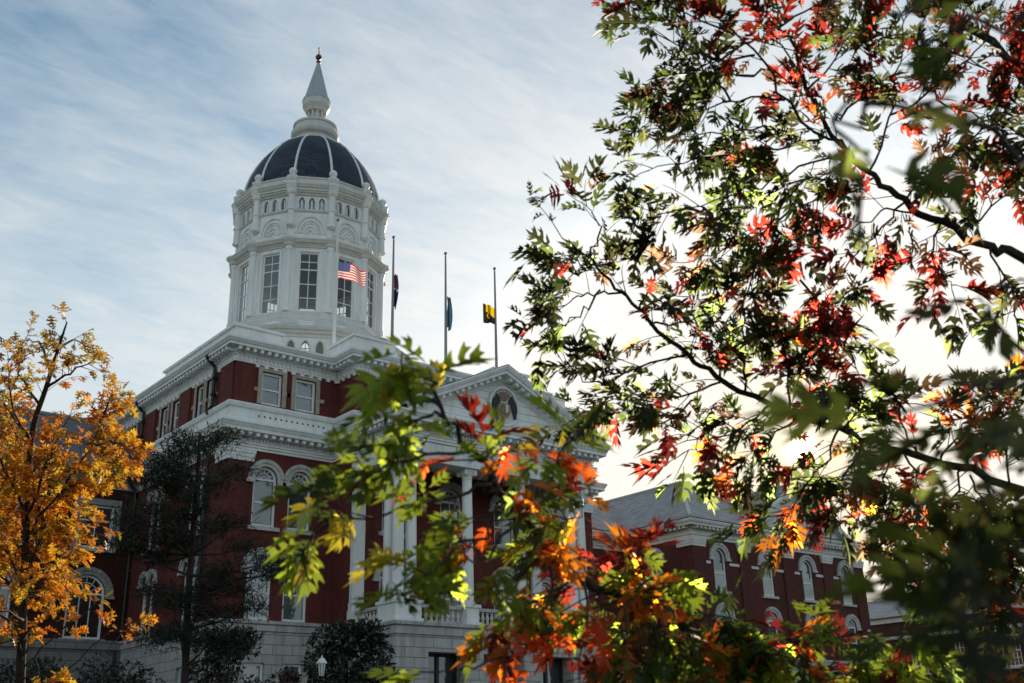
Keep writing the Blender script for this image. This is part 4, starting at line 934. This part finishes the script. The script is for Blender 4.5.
class Tree:
    def __init__(s, kind, size, twigr=.003): s.L = Leaves(kind); s.B = MB(); s.size = size; s.twigr = twigr
    def limb(s, pts, r0, r1, n=6, jit=.0):
        p = resample(pts, 0); 
        if len(p) > 3: p[1:-1] += rng.normal(0, jit or .010, (len(p) - 2, 3))
        s.B.tube(p, list(np.linspace(r0, r1, len(p))), n); return p
    def twigs(s, p, dens, tl, pal, droop=.35, leaves=6, t0=.1, spread=.9, upn=1.0, tipl=True, size=None, tube=True, bare=0.):
        p = np.array(p); seg = np.linalg.norm(np.diff(p, axis=0), axis=1); cum = np.concatenate([[0], np.cumsum(seg)]); Ltot = cum[-1]
        n = max(1, int(round(dens * Ltot)))
        for k in range(n + (1 if tipl else 0)):
            t = (t0 + (1 - t0) * (k + rng.uniform(0, 1)) / n) if k < n else 1.0
            d = min(t, 1) * Ltot; i = min(np.searchsorted(cum, d, 'right') - 1, len(p) - 2); f = (d - cum[i]) / (seg[i] + 1e-9)
            o = p[i] + (p[i + 1] - p[i]) * f; tan = unit(p[i + 1] - p[i])
            perp = rng.normal(size=3); perp -= tan * (perp @ tan); perp = unit(perp)
            dr = unit(tan * .75 + perp * (spread if k < n else .2) + np.array((0, 0, .12)))
            l = tl * rng.uniform(.55, 1.25); side = unit(rng.normal(size=3)); c = [o + dr * l * q + side * l * .10 * sin(q * 2.6) - np.array((0, 0, .06 * l * q * q * 2)) for q in (0, .35, .7, 1.)]
            if tube: s.B.tube(c, [s.twigr * 1.3, s.twigr, s.twigr * .8, s.twigr * .5], 4)
            if rng.uniform() < bare: continue
            m = max(2, int(round(leaves * rng.uniform(.6, 1.3))))
            basecol = pick(pal)
            for j in range(m):
                q = .25 + .75 * (j + .5) / m if j < m - 2 else 1.0
                ii = min(int(q * 3), 2); ff = q * 3 - ii; a = c[ii] + (c[ii + 1] - c[ii]) * ff
                pr = rng.normal(size=3); pr -= dr * (pr @ dr); pr = unit(pr)
                ld = unit(dr * rng.uniform(.5, 1.1) + pr * .62 + np.array((0, 0, -droop * rng.uniform(.3, 1.6))))
                nn = unit(np.array((0, 0, upn)) + rng.normal(0, .55, 3))
                sz = (size or s.size) * rng.uniform(.5, 1.2)
                col = basecol * rng.uniform(.8, 1.2) if rng.uniform() < .8 else pick(pal)
                pet = .12 * sz
                s.L.add(a + ld * pet, ld, nn, sz, col)
def px(*pts): return [atd(x, y, d) for x, y, d in pts]

# ---------------------------------------------------------------- the oak overhead and at right
ob = atd(1330, 600, 5.5); ob[2] = GZ
oak = thing('oak_tree', 'oak overhanging the right side with backlit green, orange and red lobed leaves', 'tree', tuple(ob))
OAK = Tree('oak', .105, .0022)
def trunk_at(z): return np.array((ob[0] + .10 * sin(z * .8), ob[1] + .08 * cos(z * .6), z))
m = MB(); zs = [GZ - .05, GZ + .15, -.9, 0, 1, 2, 3, 4, 5, 6.2, 7.2]; m.tube([trunk_at(z) for z in zs], [.34, .26, .21, .19, .18, .165, .15, .13, .11, .08, .05], 12); m.build('trunk', 'bark', oak, smooth=True)
def D(pts, d0, d1=None):       # photo points with depth running from d0 to d1
    d1 = d0 if d1 is None else d1; n = len(pts); return px(*[(x, y, d0 + (d1 - d0) * i / max(1, n - 1)) for i, (x, y) in enumerate(pts)])
# low limb sweeping across the front of the portico
low = [trunk_at(.2)] + D([(1180, 760), (980, 745), (860, 715)], 4.6, 3.8) + D([(800, 690), (740, 655), (690, 625), (630, 600), (583, 580), (545, 545), (515, 512), (488, 476), (462, 440), (440, 405), (425, 378)], 3.6, 2.3)
LOW = OAK.limb(low, .026, .003, 7); 
i0 = int(len(LOW) * .30)
def lowb(pts, d0, d1, pal, dens=8, tl=.17, leaves=6, r=.007, **k):
    d1 += rng.uniform(-.18, .18); q = OAK.limb(D(pts, d0, d1), r * .7, .0015, 5); OAK.twigs(q, dens * (2.1 if pal == 'low' else .82), tl * .5, pal, leaves=leaves, size=.105, **k)
OAK.twigs(LOW[i0:int(len(LOW) * .62)], 28, .20, 'low', leaves=9, t0=0, droop=.6); OAK.twigs(LOW[int(len(LOW) * .60):int(len(LOW) * .84)], 9, .13, 'fire', leaves=5, t0=0, droop=.6); OAK.twigs(LOW[int(len(LOW) * .84):], 10, .06, 'lime', leaves=4, t0=0, droop=.4)
lk = dict(droop=.7)
lowb([(492, 485), (440, 498), (390, 512), (345, 516), (320, 524)], 2.6, 2.35, 'lime', 10, .14, 7, **lk)
lowb([(470, 452), (428, 456), (385, 466), (345, 480)], 2.5, 2.3, 'lime', 8, .13, 6, **lk)
lowb([(505, 505), (470, 540), (430, 570), (395, 590)], 2.65, 2.4, 'lime', 9, .14, 6, **lk)
lowb([(440, 405), (418, 388), (402, 376)], 2.4, 2.3, 'lime', 9, .12, 6, **lk)
lowb([(445, 418), (415, 420), (385, 424)], 2.4, 2.3, 'lime', 7, .10, 5, **lk)
lowb([(515, 515), (548, 478), (566, 445), (572, 430)], 2.7, 2.75, 'lime', 10, .12, 6, **lk)
lowb([(500, 490), (492, 468), (510, 452), (530, 440)], 2.6, 2.6, 'mix', 8, .13, 5, **lk)
lowb([(520, 520), (480, 560), (450, 540)], 2.7, 2.5, 'fire', 9, .14, 6, **lk)
lowb([(545, 545), (510, 590), (500, 640)], 2.8, 2.6, 'fire', 9, .15, 6, **lk)
lowb([(555, 560), (540, 610), (520, 650), (480, 665), (440, 672)], 2.8, 2.5, 'mix', 8, .16, 6, **lk)
lowb([(583, 580), (585, 630), (580, 690)], 2.9, 2.7, 'fire', 10, .17, 7, **lk)
lowb([(545, 545), (568, 525), (582, 508)], 2.8, 2.9, 'mix', 9, .12, 6, **lk)
lowb([(600, 590), (618, 572), (622, 560)], 3.0, 3.0, 'fire', 13, .14, 7, **lk)
lowb([(630, 600), (648, 582), (656, 568)], 3.0, 3.0, 'mix', 14, .14, 7, **lk)
lowb([(630, 600), (618, 650), (610, 700)], 3.0, 2.7, 'low', 12, .18, 7, **lk)
lowb([(660, 612), (655, 660), (640, 700)], 3.1, 2.8, 'low', 12, .18, 7, **lk)
lowb([(690, 625), (708, 618), (730, 622)], 3.2, 3.3, 'low', 11, .17, 7, **lk)
lowb([(700, 632), (700, 670), (690, 705)], 3.2, 2.9, 'low', 13, .18, 7, **lk)
lowb([(740, 655), (740, 690), (730, 720)], 3.4, 3.1, 'low', 13, .18, 7, **lk)
lowb([(740, 655), (775, 640), (800, 632)], 3.4, 3.5, 'low', 12, .18, 7, **lk)
lowb([(760, 668), (810, 640), (860, 632), (905, 645)], 3.5, 3.3, 'lime', 11, .20, 7, **lk)
lowb([(800, 690), (850, 660), (905, 655), (950, 668)], 3.6, 3.3, 'lime', 11, .20, 7, **lk)
lowb([(780, 680), (820, 672), (870, 680)], 3.5, 3.2, 'low', 14, .20, 8, **lk)
lowb([(860, 715), (920, 690), (980, 680), (1030, 690)], 3.8, 3.4, 'low', 12, .20, 7, **lk)
lowb([(720, 645), (760, 650), (790, 660)], 3.3, 3.0, 'low', 13, .18, 7, **lk)
# upper limbs
def upb(pts, pal='top', d=4.8, dens=9, tl=.24, leaves=6, r=.010, jd=.35, **k):
    q = OAK.limb(D(pts, d, d + rng.uniform(-jd, jd)), r * .6, .002, 5); OAK.twigs(q, dens * (2.8 if pal == 'sun' else 1.55), tl * .72, pal, size=.138, leaves=leaves, droop=k.pop('droop', .25), **k)
A = [trunk_at(2.2)] + D([(1180, 525), (1024, 489), (961, 470), (890, 447), (838, 430), (770, 405), (720, 378), (686, 356), (650, 322), (625, 295), (602, 272), (582, 252), (562, 238)], 4.9, 4.7)
AL = OAK.limb(A, .023, .003, 8); na = len(AL)
OAK.twigs(AL[int(na * .22):int(na * .55)], 10, .26, 'sun', leaves=6, t0=0, droop=.25); OAK.twigs(AL[int(na * .55):int(na * .78)], 9, .24, 'top', leaves=6, t0=0, droop=.25); OAK.twigs(AL[int(na * .78):], 9, .22, 'topgreen', leaves=6, t0=0, droop=.25)
upb([(686, 356), (640, 368), (605, 382), (578, 372), (560, 358)], 'topgreen', dens=7)
upb([(625, 295), (595, 294), (572, 300), (552, 306)], 'topgreen', dens=7); upb([(595, 262), (582, 264), (562, 262)], 'topgreen', dens=7)
upb([(600, 290), (578, 318), (560, 326)], 'topgreen', dens=6); upb([(640, 310), (655, 275), (642, 242)], 'topgreen', dens=6); upb([(590, 258), (600, 230), (585, 205)], 'topgreen', dens=6)
upb([(720, 378), (700, 335), (690, 295), (715, 262)], 'top', dens=7); upb([(650, 325), (690, 320), (720, 300)], 'topred', dens=6)
upb([(720, 382), (680, 398), (640, 402), (605, 402), (575, 418)], 'top', dens=8); upb([(700, 400), (660, 425), (640, 420)], 'topgreen', dens=6)
upb([(770, 405), (740, 428), (705, 440), (685, 452)], 'sun', dens=8); upb([(790, 412), (785, 360), (778, 320), (762, 285)], 'top', dens=7)
upb([(745, 392), (740, 350), (745, 320)], 'top', dens=7); upb([(785, 350), (820, 320), (830, 300)], 'top', dens=6)
upb([(838, 430), (820, 465), (798, 495), (785, 515)], 'sun', dens=9); upb([(838, 430), (862, 400), (855, 365)], 'sun', dens=7)
upb([(800, 415), (770, 440), (755, 465)], 'sun', dens=8); upb([(860, 438), (845, 480), (840, 500)], 'sun', dens=9)
upb([(890, 447), (882, 490), (870, 525)], 'sun', dens=9); upb([(905, 455), (915, 490), (905, 520)], 'sun', dens=9); upb([(961, 470), (950, 515), (935, 555), (922, 570)], 'sun', dens=10)
upb([(940, 465), (960, 430), (985, 405)], 'sun', dens=8); upb([(990, 480), (1000, 530), (985, 575), (965, 590)], 'sun', dens=11); upb([(1024, 489), (1030, 540), (1020, 590)], 'sun', dens=11)
upb([(1010, 486), (1005, 440), (1020, 400)], 'sun', dens=9); upb([(970, 475), (985, 510), (1000, 540)], 'sun', dens=11)
upb([(920, 458), (900, 420), (905, 395)], 'sun', dens=7); upb([(815, 420), (830, 395), (815, 365)], 'sun', dens=7)
Bm = [trunk_at(4.3)] + D([(1180, 318), (1024, 262), (990, 247), (940, 224), (905, 202), (877, 178), (850, 155), (820, 112), (800, 70), (780, 25), (765, -30)], 4.9, 4.6)
BL_ = OAK.limb(Bm, .026, .003, 8); nb = len(BL_); OAK.twigs(BL_[int(nb * .25):], 8, .25, 'top', leaves=6, t0=0, droop=.2)
upb([(877, 178), (835, 195), (795, 212), (765, 240)], 'topred', dens=7); upb([(905, 202), (872, 235), (845, 265), (835, 285)], 'topred', dens=7); upb([(940, 224), (935, 258), (952, 290)], 'topred', dens=9)
upb([(920, 212), (880, 215), (850, 235)], 'topred', dens=6); upb([(960, 233), (1000, 200), (1024, 170)], 'topred', dens=8); upb([(990, 247), (1010, 290), (1020, 330)], 'top', dens=9)
upb([(850, 155), (800, 168), (745, 190), (700, 205), (655, 212)], 'topgreen', dens=8); upb([(820, 140), (760, 150), (700, 158), (650, 170)], 'topgreen', dens=7)
S5 = OAK.limb(D([(850, 155), (800, 118), (762, 65), (722, 18), (700, -20)], 4.7, 4.5), .008, .003, 6); OAK.twigs(S5, 8, .24, 'topred', leaves=6, droop=.2)
upb([(785, 100), (740, 100), (700, 108), (655, 112)], 'topgreen', dens=8); upb([(755, 55), (712, 58), (672, 42), (632, 22)], 'topgreen', dens=8); upb([(735, 35), (695, 18), (655, 2)], 'top', dens=8)
upb([(765, 70), (735, 75), (700, 80), (680, 90)], 'top', dens=9); upb([(795, 115), (750, 130), (710, 130), (665, 128)], 'top', dens=8); upb([(730, 100), (700, 65), (680, 60)], 'topgreen', dens=8)
upb([(808, 90), (838, 55), (850, 15)], 'top', dens=8); upb([(870, 170), (890, 115), (902, 60), (908, 5)], 'topred', dens=8); upb([(890, 115), (940, 82), (985, 40), (1000, 10)], 'topred', dens=8)
upb([(905, 202), (955, 155), (1000, 115), (1030, 70)], 'topred', dens=8); upb([(840, 120), (870, 75), (865, 30)], 'topgreen', dens=8); upb([(925, 90), (960, 110), (1000, 130)], 'topgreen', dens=8)
upb([(780, 25), (810, 10), (830, -10)], 'topred', dens=8); upb([(820, 112), (780, 45), (760, 20)], 'topred', dens=7); upb([(790, 210), (750, 240), (720, 250), (690, 262)], 'top', dens=8)
upb([(850, 155), (830, 180), (790, 180), (745, 215)], 'top', dens=8); upb([(800, 280), (840, 330), (830, 370)], 'top', dens=6); upb([(765, 240), (750, 280), (735, 320)], 'top', dens=8)
upb([(1030, 60), (990, 65), (950, 50)], 'topgreen', dens=8); upb([(1040, 130), (1000, 160), (960, 170)], 'top', dens=8)
# leaves close to the lens
def near(pts, d0, d1, n, tl=.14, leaves=4, pal='near', size=.12):
    q = OAK.limb([trunk_at(2.8)] + D([(1330, 100 + pts[0][1] * .6)], 2.6) + D(pts, d0, d1), .006, .0018, 6); k = int(len(q) * .45); OAK.twigs(q[k:], n, tl, pal, droop=.08, leaves=leaves, t0=0, size=size)
near([(1150, 180), (1000, 128), (910, 112), (860, 116), (835, 130)], 1.25, 1.1, 3, .06, leaves=3, size=.10)
near([(1180, 385), (1060, 378), (1000, 385), (950, 400)], 1.0, .92, 5, .06, leaves=4, size=.10)
near([(1180, 440), (1080, 432), (1030, 438), (985, 450)], 1.1, 1.0, 5, .06, leaves=4, size=.10)
near([(1180, 640), (1080, 600), (1030, 620), (1005, 645)], 1.0, .92, 12, .07, 5, size=.11)
near([(1150, 0), (1010, 20), (950, 28), (920, 40)], 1.5, 1.4, 4, .07, 3)
near([(1120, 270), (1040, 270), (1010, 285)], 1.4, 1.3, 4, .07, leaves=3)
# the rest of the crown, beyond the frame
for k in range(9):
    a = rng.uniform(0, 2 * pi); z = rng.uniform(2.5, 6.5); p0 = trunk_at(z); dirn = np.array((cos(a), sin(a), rng.uniform(.1, .5)))
    if (dirn[0] * FW[0] + dirn[1] * FW[1]) > .1 and (dirn @ RT) < .3: continue
    q = OAK.limb([p0, p0 + dirn * 1.0, p0 + dirn * 2.1 + np.array((0, 0, .15)), p0 + dirn * 3.0], .04, .006, 6, .03); OAK.twigs(q, 11, .35, 'top', leaves=7, t0=.25)
OAK.B.build('branches', 'bark', oak, smooth=True); OAK.L.build('foliage', 'leaf', oak)

# ---------------------------------------------------------------- golden tree at the left edge
gb = atd(16, 740, 10.6); gb[2] = GZ
gold = thing('oak_tree', 'young tree with golden orange autumn leaves in front of the dark wing', 'tree', tuple(gb))
G = Tree('small', .108, .003)
lead = [gb.copy(), atd(18, 740, 10.6)] + D([(20, 690), (23, 610), (26, 540), (31, 440), (46, 388), (56, 356), (63, 334), (67, 322)], 10.6, 10.4)
m = MB(); pl = resample(lead, 0); m.tube(pl, list(np.linspace(.06, .006, len(pl))), 8); m.build('trunk', 'bark', gold, smooth=True)
G.twigs(pl[int(len(pl) * .72):], 10, .17, 'goldtop', leaves=6, t0=0, tipl=False); G.twigs(pl[int(len(pl) * .4):int(len(pl) * .72)], 12, .4, 'gold', leaves=8, t0=0)
def gbr(pts, dens=8, tl=.36, leaves=7, pal='gold', jd=1.0, r=.016, **k):
    q = G.limb(D(pts, 10.5, 10.5 + rng.uniform(-jd, jd)), r, .004, 5); G.twigs(q, dens * (1.4 if dens < 5 or pal == 'goldtop' else 2.5), tl * .85, pal, leaves=leaves, t0=k.pop('t0', .2), **k)
gbr([(46, 388), (70, 372), (92, 362)], 6, .25, pal='goldtop'); gbr([(50, 372), (40, 345), (28, 340)], 6, .28, pal='goldtop'); gbr([(31, 440), (12, 405), (8, 365)], 7, pal='goldtop'); gbr([(31, 440), (0, 400), (-25, 375)], 7)
gbr([(40, 405), (20, 375), (22, 345)], 7, pal='goldtop'); gbr([(56, 350), (75, 340), (88, 352)], 5, .22, pal='goldtop'); gbr([(28, 480), (55, 445), (68, 420)], 6)
gbr([(26, 540), (60, 490), (90, 448), (104, 414), (112, 394)], 10, .26); gbr([(95, 445), (115, 442), (130, 452)], 10, .22); gbr([(60, 490), (95, 475), (118, 470)], 9, .26); gbr([(100, 440), (105, 410), (100, 400)], 6, .18)
gbr([(26, 540), (60, 520), (85, 515)], 10); gbr([(25, 570), (55, 560), (75, 545)], 10); gbr([(24, 600), (45, 590), (65, 585)], 9, .3)
gbr([(27, 520), (45, 470), (52, 450)], 10); gbr([(27, 520), (5, 470), (-10, 440)], 11); gbr([(25, 560), (0, 520), (-30, 490)], 11); gbr([(24, 600), (-5, 570), (-40, 550)], 10); gbr([(23, 620), (0, 610), (-30, 620)], 7)
gbr([(26, 545), (20, 500), (10, 470)], 11); gbr([(25, 580), (40, 540), (50, 520)], 11); gbr([(24, 590), (10, 555), (-5, 545)], 11); gbr([(25, 560), (45, 530), (30, 490)], 11); gbr([(24, 610), (30, 585), (45, 570)], 9)
gbr([(21, 680), (70, 668), (98, 640), (135, 624)], 2.2, .15, 6, t0=.75, r=.010); gbr([(21, 670), (50, 640), (72, 622), (95, 605)], 3, .18, 6, t0=.6, r=.010); gbr([(21, 690), (40, 690), (58, 682)], 6, .16, 6, t0=.6, r=.010)
gbr([(21, 650), (10, 640), (-10, 650)], 4, .22, 6); gbr([(22, 640), (35, 625), (52, 615)], 4, .2, 6); gbr([(21, 660), (28, 650), (25, 632)], 4, .2)
for k in range(9):       # the side away from the picture
    z0 = rng.uniform(.6, 3.2); a = rng.uniform(0, 2 * pi); p0 = np.array((gb[0], gb[1], z0)); dv = np.array((-.75 * abs(cos(a)) - .1, .5 * sin(a) + .55 * abs(cos(a)), .45))
    q = G.limb([p0, p0 + dv * .7, p0 + dv * 1.5], .018, .004, 5); G.twigs(q, 10, .36, 'gold', leaves=7, t0=.2)
G.B.build('branches', 'bark', gold, smooth=True); G.L.build('foliage', 'leafgold', gold)

# ---------------------------------------------------------------- dark pine in front of the hall's left corner
pb = atd(186, 683, 38.0); ptop = atd(200, 432, 38.0)
base = np.array((pb[0], pb[1], GZ))
pine = thing('pine_tree', 'dark open pine standing before the left corner of the domed hall', 'tree', tuple(base))
m = MB(); pp = resample([base, base + np.array((.05, .05, 2.5)), atd(188, 600, 38), atd(194, 520, 38), atd(198, 465, 38), ptop], 0); m.tube(pp, list(np.linspace(.17, .04, len(pp))), 9); m.build('trunk', 'barkpine', pine, smooth=True)
PB, PN = MB(), Leaves('needle')
clumps = [(165, 468), (150, 458), (182, 452), (206, 446), (226, 438), (140, 476), (148, 505), (166, 520), (185, 545), (138, 548), (236, 520), (252, 546), (272, 562), (288, 574), (226, 570), (242, 590), (206, 592), (170, 536), (128, 530), (216, 482), (236, 470), (196, 500), (212, 530), (158, 560), (176, 490), (200, 610), (226, 612), (166, 604), (256, 604), (150, 590), (180, 630), (210, 640), (150, 640), (240, 640)]
clumps += [(x + rng.uniform(-30, 30), y + rng.uniform(-14, 14)) for x, y in clumps[::3]]
for x, y in clumps:
    e = atd(x, y, 38 + rng.uniform(-1.8, 1.8)); zz = np.clip(e[2] - .4 + rng.uniform(-.4, .3), GZ + 1.5, ptop[2] - .3)
    i = int(np.argmin(np.abs(pp[:, 2] - zz))); s0 = pp[i]; mid = (s0 + e) / 2 + np.array((0, 0, -.12)); PB.tube([s0, mid, e], [.05, .03, .012], 5)
    for k in range(380):
        t = rng.beta(6, 1.0); o = (s0 * (1 - t) + e * t) + rng.normal(0, (.36, .36, .17)); d = unit(rng.normal(size=3) * .8 + unit(e - s0) * .5 + np.array((0, 0, .25)))
        PN.add(o, d, unit(rng.normal(size=3)), rng.uniform(.16, .34), np.array((.016, .026, .014)) * rng.uniform(.6, 1.5))
PB.build('branches', 'barkpine', pine); fo_ = PN.build('foliage', 'needle', pine)

# ---------------------------------------------------------------- dark evergreens and shrubs at the foot of the hall
def bush(name, label, cat, x, d, top_y, halfw_px, col, nclump, nleaf, lsize, kind='blade', zbase=GZ, stem=.09, group=None, redder=0., mat='leafdark', leanx=0):
    c = atd(x, 683, d); base = np.array((c[0], c[1], zbase)); top = atd(x + leanx, top_y, d)[2]; R_ = halfw_px * d / F_PX; h = top - zbase
    t = thing(name, label, cat, tuple(base), group); L = Leaves(kind); B_ = MB()
    cents = []
    for k in range(nclump):
        u = rng.uniform(.12, 1.0); prof = (sin(pi * min(1, .18 + .74 * u)) ** .6); a = rng.uniform(0, 2 * pi); r = R_ * prof * rng.uniform(.45, .9)
        p = base + np.array((r * cos(a), r * sin(a), h * (.06 + .86 * u))); cents.append(p); B_.tube([base + np.array((0, 0, .1)), base + np.array((r * cos(a) * .3, r * sin(a) * .3, h * .4 * u + .2)), p], [stem * .5, stem * .3, .012], 5)
    B_.tube([base, base + np.array((0, 0, h * .7))], [stem, stem * .4], 8)
    cr = R_ * .42
    for p in cents:
        tint = rng.uniform(.7, 1.3); sx = rng.uniform(.7, 1.15)
        for k in range(nleaf):
            v = unit(rng.normal(size=3)); o = p + v * cr * sx * rng.uniform(.45, 1.05) ** .5 * np.array((1, 1, .75)); dd = unit(v + rng.normal(0, .7, 3)); cc = np.array(col) * tint * rng.uniform(.6, 1.5)
            if rng.uniform() < redder: cc = np.array((.09, .025, .018)) * rng.uniform(.6, 1.3)
            L.add(o, dd, unit(rng.normal(size=3) + np.array((0, 0, .6))), lsize * rng.uniform(.6, 1.3), cc)
    B_.build('stems', 'bark', t); L.build('foliage', mat, t); return t
bush('holly_tree', 'dark glossy evergreen tree beside the portico base behind the street lamp', 'tree', 351, 36, 613, 46, (.018, .028, .012), 60, 200, .17, stem=.12)
bush('shrub', 'dark feathery shrub against the pale basement wall left of the lamp', 'shrub', 226, 39, 616, 40, (.020, .024, .012), 46, 190, .15, redder=.12)
bush('shrub', 'low reddish brown shrub just left of the lamp post', 'shrub', 276, 34, 656, 26, (.03, .018, .014), 20, 120, .13, redder=.5)
bush('shrub', 'dark low shrub at the left corner under the golden leaves', 'shrub', 30, 34, 660, 50, (.018, .022, .012), 26, 140, .15)
bush('shrub', 'dark spreading shrub between the golden tree and the pine trunk', 'shrub', 112, 36, 652, 50, (.018, .020, .012), 30, 150, .15, redder=.1)
bush('shrub', 'dark shrub in front of the portico basement under the oak limb', 'shrub', 640, 30, 672, 45, (.02, .026, .012), 24, 120, .14)
def sky_block_tree(x, y, h, R_, label):  # unseen trees added off to the left to block sky light on the wing
    base = np.array((x, y, GZ)); t = thing('added_shade_tree', label, 'tree', tuple(base)); L = Leaves('blade'); B_ = MB()
    B_.tube([base, base + np.array((.1, .1, h * .3)), base + np.array((.2, 0, h * .8))], [.4, .3, .08], 10)
    for k in range(70):
        u = rng.uniform(0, 1); a = rng.uniform(0, 2 * pi); r = R_ * (sin(pi * (.12 + .8 * u)) ** .7) * rng.uniform(.3, 1); p = base + np.array((r * cos(a), r * sin(a), h * (.22 + .76 * u)))
        B_.tube([base + np.array((.1, .1, h * (.2 + .4 * u))), (base + np.array((.1, .1, h * (.25 + .45 * u))) + p) / 2, p], [.12, .07, .02], 5); tint = rng.uniform(.7, 1.3)
        for q in range(170):
            v = unit(rng.normal(size=3)); L.add(p + v * R_ * .3 * rng.uniform(.4, 1.05), unit(v + rng.normal(0, .7, 3)), unit(rng.normal(size=3) + np.array((0, 0, .8))), rng.uniform(.3, .55), np.array((.035, .042, .014)) * tint * rng.uniform(.7, 1.4))
    B_.build('trunk', 'bark', t); L.build('crown', 'leafdark', t)
sky_block_tree(-9, 46, 15, 6.5, 'large unseen tree added beyond the left edge to shade the brick wing')
sky_block_tree(-14, 27, 16, 7, 'broad unseen tree added further left to block sky light')
sky_block_tree(-13, 7, 15, 6.5, 'tall unseen tree added left of the camera to block sky light')
# ---------------------------------------------------------------- street lamp
lp = atd(321, 683, 30); sl = thing('street_lamp', 'small black street lamp with white glass lantern before the dark evergreen', 'street lamp', (lp[0], lp[1], GZ))
x, y = lp[0], lp[1]; zt = atd(321, 657, 30)[2]
m = MB(); m.lathe((x, y), [(.16, GZ), (.16, GZ + .25), (.09, GZ + .4), (.05, GZ + .6), (.045, zt - .65), (.09, zt - .6), (.05, zt - .56), (.1, zt - .5)], 12); m.build('pole', 'iron', sl, smooth=False)
m = MB(); m.lathe((x, y), [(.075, zt - .49), (.115, zt - .16)], 8); m.build('lamp_glass', 'lampglass', sl)
m = MB()
for k in range(8):
    a = 2 * pi * k / 8; m.tube([(x + .08 * cos(a), y + .08 * sin(a), zt - .5), (x + .122 * cos(a), y + .122 * sin(a), zt - .15)], .009, 4)
m.build('lantern_frame', 'iron', sl)
m = MB(); m.lathe((x, y), [(.15, zt - .16), (.15, zt - .13), (.07, zt - .02), (.025, zt), (.02, zt + .05), (.005, zt + .07)], 8); m.build('lantern_cap', 'white', sl)
